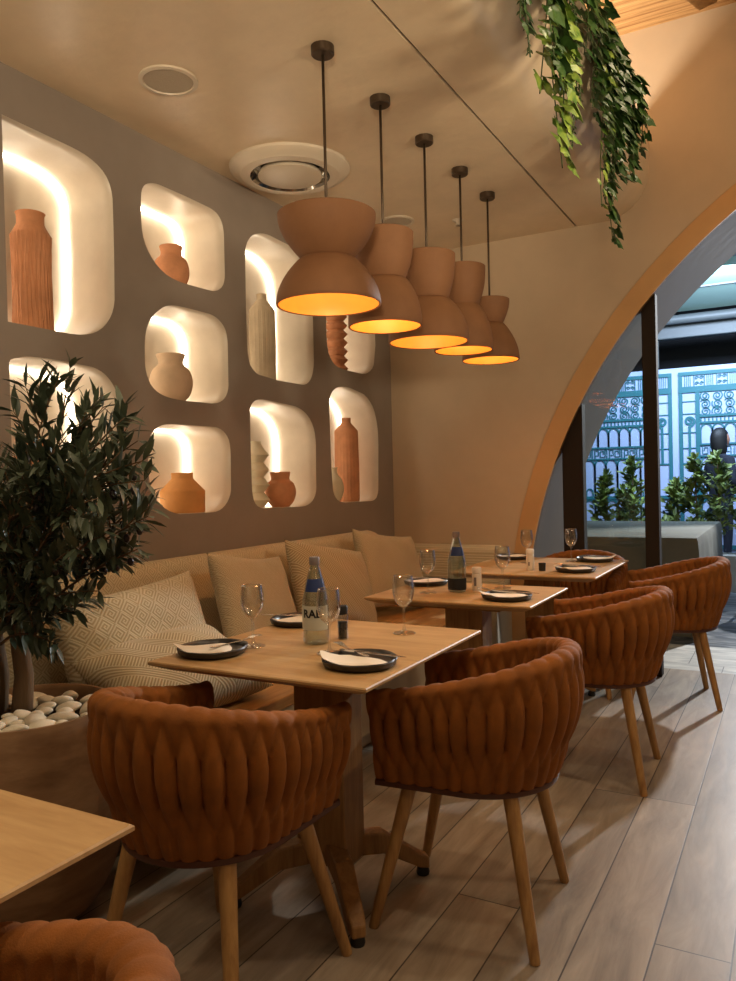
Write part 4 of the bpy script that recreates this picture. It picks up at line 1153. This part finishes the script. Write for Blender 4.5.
# beam, pipe, canopy, louvres
mb = MB(); mb.box(-5, 4.5, 10.25, 10.4, 2.90, 3.06); tag(mb.build('steel_beam', 'greybeam', bevel=.01), 'grey steel beam above the pale blue wall outside', 'beam')
mb = MB(); mb.tube([(-5, 10.1, 3.10), (4.5, 10.1, 3.10)], .055, 16); pp = mb.build('overhead_pipe', 'greybeam', smooth=True, autosmooth=40); tag(pp, 'round grey pipe running above the steel beam outside', 'pipe')
mb = MB(); mb.tube([(-1.53, 10.32, 2.56), (-1.53, 10.32, 2.92)], .045, 12); tag(mb.build('beam_post', 'greybeam', smooth=True, autosmooth=40), 'short grey post between the pale wall and the beam, right of the mullion', 'post')
cn = thing('canopy', 'pale translucent canopy roof over the courtyard outside the arch', 'canopy', (0, 0, 0))
mb = MB(); vs = [(-5, 10.15, 3.20), (4.5, 10.15, 3.20), (4.5, 8.35, 3.36), (-5, 8.35, 3.36)]
mb.add(vs+[(x, y, z+.02) for x, y, z in vs], [(0, 1, 2, 3), (4, 7, 6, 5), (0, 4, 5, 1), (1, 5, 6, 2), (2, 6, 7, 3), (3, 7, 4, 0)]); mb.build('canopy_sheet', 'awning', cn)
mb = MB(); mb.box(-5, 4.5, 9.2, 9.24, 3.26, 3.28); mb.build('cross_rib', 'greybeam', cn)
mb = MB(); mb.tube([(-1.35, 10.1, 3.15), (-1.15, 8.8, 3.31)], .012, 8); mb.build('brace', 'greybeam', cn)
mb = MB(); mb.box(-6, 6, 6.3, 12, 3.62, 3.7); struct(mb.build('ceiling_courtyard', 'darkwall'))
mb = MB(); mb.box(-5, 4.5, 8.22, 8.32, 3.32, 3.46); tag(mb.build('canopy_edge_beam', 'greybeam'), 'dark grey beam at the near edge of the canopy outside', 'beam')
for k in range(5):
    mb = MB(); mb.box(-5, 4.5, 7.0+.24*k, 7.04+.24*k, 3.45, 3.48)
    tag(mb.build('louvre_slat', 'slat_white'), 'thin pale louvre slats against the dark roof outside, top right', 'louvre', 'louvre slats outside')

# covered box / table in canvas
mb = MB(); K = 36; rn = random.Random(2)
def boxcover():
    x0, x1, y0, y1, h = -2.3, -.655, 6.30, 8.42, .75
    per = []
    def seg(a, b, n):
        for i in range(n): t_ = i/n; per.append((a[0]+(b[0]-a[0])*t_, a[1]+(b[1]-a[1])*t_))
    seg((x0, y0), (x1, y0), 26); seg((x1, y0), (x1, y1), 32); seg((x1, y1), (x0, y1), 26); seg((x0, y1), (x0, y0), 32)
    n = len(per); rows = [(1-.0, 0.0, .045), (1, .2, .03), (1, .45, .016), (1, .66, .006), (1, .72, .0), (1, .745, -.012), (1, .75, -.04)]
    cx, cy = (x0+x1)/2, (y0+y1)/2; vs = []; fs = []
    for (s_, z, o) in rows:
        for i, (x, y) in enumerate(per):
            d = Vector((x-cx, y-cy)); dn = d.normalized(); w = math.sin(i*.9)*math.sin(i*.37+1)
            oo = o*(1+.9*w) if o > 0 else o
            vs.append((x+dn.x*oo, y+dn.y*oo, z))
    for j in range(len(rows)-1):
        for i in range(n): k = (i+1) % n; fs.append((j*n+i, j*n+k, (j+1)*n+k, (j+1)*n+i))
    fs.append(tuple((len(rows)-1)*n+i for i in range(n)))
    return MB().add(vs, fs)
o = boxcover().build('covered_table', 'canvas', None, smooth=True, autosmooth=40); tag(o, 'long table under a grey canvas cover outside the arch', 'covered table')

# shrubs in trough planters
def shrub(label, x, y, ztop, w, seed):
    rnd = random.Random(seed); t = thing('potted_shrub', label, 'shrub', (x, y, 0), group='shrubs outside the arch')
    MB().box(-.17, .17, -.17, .17, 0, .38).build('planter_box', 'concrete', t, bevel=.01)
    MB().tube([(0, 0, .36), (.01, 0, .7), (0, .01, ztop-.1)], [.014, .01, .004], 7).build('stem', 'bark', t, smooth=True)
    lv = MB(); nb = 32
    for b in range(nb):
        z0 = .42+(ztop-.55)*b/nb; a = rnd.uniform(0, 6.28); f = 1-.75*(b/nb)**1.3
        d = Vector((math.cos(a), math.sin(a), .9)).normalized(); L = w*f*rnd.uniform(.7, 1.1)
        for k in range(12):
            p = Vector((0, 0, z0))+d*(L*(k+1)/12); az = rnd.uniform(0, 6.28)
            dd = d*.6+Vector((math.cos(az), math.sin(az), rnd.uniform(-.1, .8)))*.8
            vs, fs = leaf_verts(p, dd, Vector((rnd.uniform(-1, 1), rnd.uniform(-1, .2), 1)), rnd.uniform(.07, .11), rnd.uniform(.034, .05)); lv.add(vs, fs)
    for k in range(10):
        az = rnd.uniform(0, 6.28); vs, fs = leaf_verts(Vector((0, 0, ztop-.1)), Vector((math.cos(az)*.5, math.sin(az)*.5, 1)), Vector((0, -1, .5)), .09, .035); lv.add(vs, fs)
    lv.build('foliage', 'hedge', t)
for (lb, x, y, zt, w, sd) in (
    ('green shrub seen through the left window pane, nearest the arch reveal', -1.93, 9.2, 1.33, .24, 1),
    ('tall green shrub in the middle of the left window pane', -1.62, 9.1, 1.47, .30, 2),
    ('low green shrub between the two in the left window pane', -1.78, 9.4, 1.15, .22, 7),
    ('green shrub just right of the window mullion', -1.16, 9.2, 1.22, .28, 3),
    ('tall pointed green shrub left of the person outside', -.95, 9.0, 1.48, .28, 4),
    ('bushy yellow-green shrub right in front of the person outside', -.72, 8.9, 1.50, .34, 5),
    ('green shrub at the right edge of the photo outside', -.38, 9.0, 1.42, .36, 6)):
    shrub(lb, x, y, zt, w, sd)

# person behind the shrubs
def person():
    t = thing('person', 'person with black hair in dark jacket standing behind the shrubs outside', 'person', (-.76, 9.75, 0), rz=2.3)
    V = {'pelvis': ((0, 0, .93), .145), 'waist': ((0, 0, 1.08), .125), 'chest': ((0, .01, 1.30), .155), 'nb': ((0, .0, 1.43), .075), 'neck': ((0, -.01, 1.49), .052)}
    pts = [v[0] for v in V.values()]; rad = [v[1] for v in V.values()]; ed = [(0, 1), (1, 2), (2, 3), (3, 4)]
    def chain(start, items):
        prev = start
        for p, r in items: pts.append(p); rad.append(r); ed.append((prev, len(pts)-1)); prev = len(pts)-1
    for s in (-1, 1):
        chain(2, [((s*.17, 0, 1.38), .065), ((s*.24, .02, 1.14), .045), ((s*.20, -.10, .95), .036), ((s*.19, -.16, .92), .03)])
        chain(0, [((s*.09, 0, .86), .09), ((s*.10, -.01, .49), .058), ((s*.10, .02, .09), .04), ((s*.11, -.13, .04), .036)])
    me = bpy.data.meshes.new('body'); me.from_pydata(pts, ed, []); o = bpy.data.objects.new('body', me); COL.objects.link(o); o.parent = t
    md = o.modifiers.new('s', 'SKIN'); o.modifiers.new('d', 'SUBSURF').levels = 2
    for i, r in enumerate(rad): me.skin_vertices[0].data[i].radius = (r, r*.8); 
    me.skin_vertices[0].data[0].use_root = True
    me.materials.append(Mt['jacket'])
    # head
    bm = bmesh.new(); bmesh.ops.create_uvsphere(bm, u_segments=28, v_segments=20, radius=1)
    for v in bm.verts:
        x, y, z = v.co; f = 1-.22*max(0, -z)
        nose = .018*math.exp(-((x/.12)**2+((z+.08)/.16)**2)) if y < 0 else 0
        v.co = Vector((x*.078*f, y*.098*f-nose, z*.118+.0))
    bmesh.ops.translate(bm, verts=bm.verts, vec=(0, -.02, 1.60))
    me = bpy.data.meshes.new('head'); bm.to_mesh(me); bm.free(); me.materials.append(Mt['skin']); me.polygons.foreach_set('use_smooth', [True]*len(me.polygons))
    h = bpy.data.objects.new('head', me); COL.objects.link(h); h.parent = t
    bm = bmesh.new(); bmesh.ops.create_uvsphere(bm, u_segments=28, v_segments=20, radius=1)
    for v in bm.verts:
        x, y, z = v.co; zz = max(z, -.85)
        if y < -.35 and z < .35: y = -.35+(y+.35)*.1
        v.co = Vector((x*(.086+.02*max(0, -zz)), y*.112+.014, zz*(.13 if zz > 0 else .24)+.02))
    bmesh.ops.translate(bm, verts=bm.verts, vec=(0, -.012, 1.60))
    me = bpy.data.meshes.new('hair'); bm.to_mesh(me); bm.free(); me.materials.append(Mt['hair']); me.polygons.foreach_set('use_smooth', [True]*len(me.polygons))
    h2 = bpy.data.objects.new('hair', me); COL.objects.link(h2); h2.parent = t
    return t
person()

# white moulded chair just inside the frame on the right
t = thing('patio_chair', 'white moulded chair on the paving outside at the right edge', 'chair', (-.22, 7.2, 0), rz=R(100))
mb = MB(); vs = []; fs = []
for i in range(17):
    a = PI*(1+i/16); 
    for j, (z, r) in enumerate(((.44, .22), (.56, .245), (.68, .255), (.70, .25))):
        zz = z if j == 0 else z-.14*(1-math.sin(PI*i/16))*(j/3); vs.append((r*math.cos(a), r*math.sin(a), zz))
for i in range(16):
    for j in range(3): fs.append((i*4+j, i*4+j+1, (i+1)*4+j+1, (i+1)*4+j))
mb.add(vs, fs); o = mb.build('shell', 'plastic_white', t, smooth=True); sm = o.modifiers.new('sol', 'SOLIDIFY'); sm.thickness = .012
MB().lathe([(.001, .43), (.20, .43), (.23, .445), (.22, .46), (.001, .45)], 32).build('seat', 'plastic_white', t, smooth=True)
for sx in (-1, 1):
    for sy in (-1, 1): MB().tube([(sx*.14, sy*.14, .43), (sx*.21, sy*.21, 0)], [.016, .012], 10).build('leg', 'plastic_white', t, smooth=True)

# ------------------------------------------------------------------ lights
def light(kind, loc, energy, color, size=.1, rot=None, target=None, spot=None, blend=.5, name='lamp', sy=None):
    ld = bpy.data.lights.new(name, kind); ld.energy = energy; ld.color = color
    if kind == 'AREA':
        ld.size = size
        if sy: ld.shape = 'RECTANGLE'; ld.size_y = sy
        else: ld.shape = 'DISK'
    else: ld.shadow_soft_size = size
    if spot: ld.spot_size = math.radians(spot); ld.spot_blend = blend
    o = bpy.data.objects.new(name, ld); COL.objects.link(o); o.location = loc
    if target is not None: o.rotation_euler = (Vector(target)-Vector(loc)).to_track_quat('-Z', 'Y').to_euler()
    return o
WL = (1.0, .79, .53)
# downlights of the room, then added fill lights out of view
for (x, y, e) in ((-2.0, .6, 26), (-1.2, -.6, 24)):
    light('SPOT', (x, y, HC-.02), e, WL, .06, target=(x, y, 0), spot=120, blend=.8, name='downlight')
for (x, y, e) in ((-.15, 1.0, 50), (-.15, 2.4, 55), (-.1, 3.9, 50)):
    light('SPOT', (x, y, ZT-.03), e, WL, .08, target=(x-.25, y, 0), spot=95, blend=.9, name='downlight')
for (x, y, z, e) in ((1.7, .2, 2.3, 12), (1.6, 2.9, 2.7, 46)):
    light('POINT', (x, y, z), e, WL, .14, name='room_fill')  # unseen point lights added to brighten walls and ceiling
light('SPOT', (.3, -.8, 1.75), 260, WL, .15, target=(-1.7, 1.5, 3.1), spot=72, blend=1, name='ceiling_fill')  # this and the next: unseen spots added to brighten the ceiling
light('SPOT', (.6, 2.2, 1.9), 70, WL, .15, target=(-1.5, 3.4, 3.0), spot=70, blend=1, name='ceiling_fill')
# light strip hidden in the ledge trough
light('AREA', (-1.1, 3.0, 3.06), 36, (1, .88, .72), .08, target=(-1.1, 3.0, 5), name='trough_light', sy=3.6)
# daylight-coloured flood in the courtyard, low from behind right
light('SPOT', (.38, 9.6, 3.15), 950, (.96, .98, 1.0), .08, target=(-.4, 4.0, .2), spot=62, blend=.5, name='courtyard_flood')
light('AREA', (-.5, 8.6, 3.2), 150, (.58, .74, 1.0), 2.0, target=(-.8, 10.5, 1.8), name='courtyard_wash', sy=.5)
light('AREA', (.2, 7.2, 2.6), 12, (.75, .95, .92), 1.2, target=(-.4, 9.4, 3.4), name='canopy_wash')

w = bpy.data.worlds.new('World'); S.world = w; w.use_nodes = True
bg = w.node_tree.nodes['Background']; bg.inputs[0].default_value = (.45, .62, .80, 1); bg.inputs[1].default_value = .10

# ------------------------------------------------------------------ camera
f_px = 775.0
Yc = Vector((428, -21.5, f_px)).normalized()          # world Y axis in camera terms: right, down, forward
p = (21.5-.024*428)/f_px
Dn = Vector((.024, 1, p)).normalized()
Xc = Dn.cross(Yc).normalized(); Yc = Xc.cross(Dn).normalized()*1.0
if Yc.z < 0: Yc = -Yc
rowX, rowY, rowZ = Xc, Yc, -Dn
right = Vector((rowX.x, rowY.x, rowZ.x)); down = Vector((rowX.y, rowY.y, rowZ.y)); fwd = Vector((rowX.z, rowY.z, rowZ.z))
cam = bpy.data.cameras.new('camera'); co = bpy.data.objects.new('camera', cam); COL.objects.link(co)
Mx = Matrix((right, -down, -fwd)).transposed().to_4x4(); Mx.translation = Vector((0, 0, 1.25))
co.matrix_world = Mx
cam.sensor_fit = 'VERTICAL'; cam.sensor_height = 24; cam.lens = 24*f_px/981; cam.clip_start = .02
S.camera = co
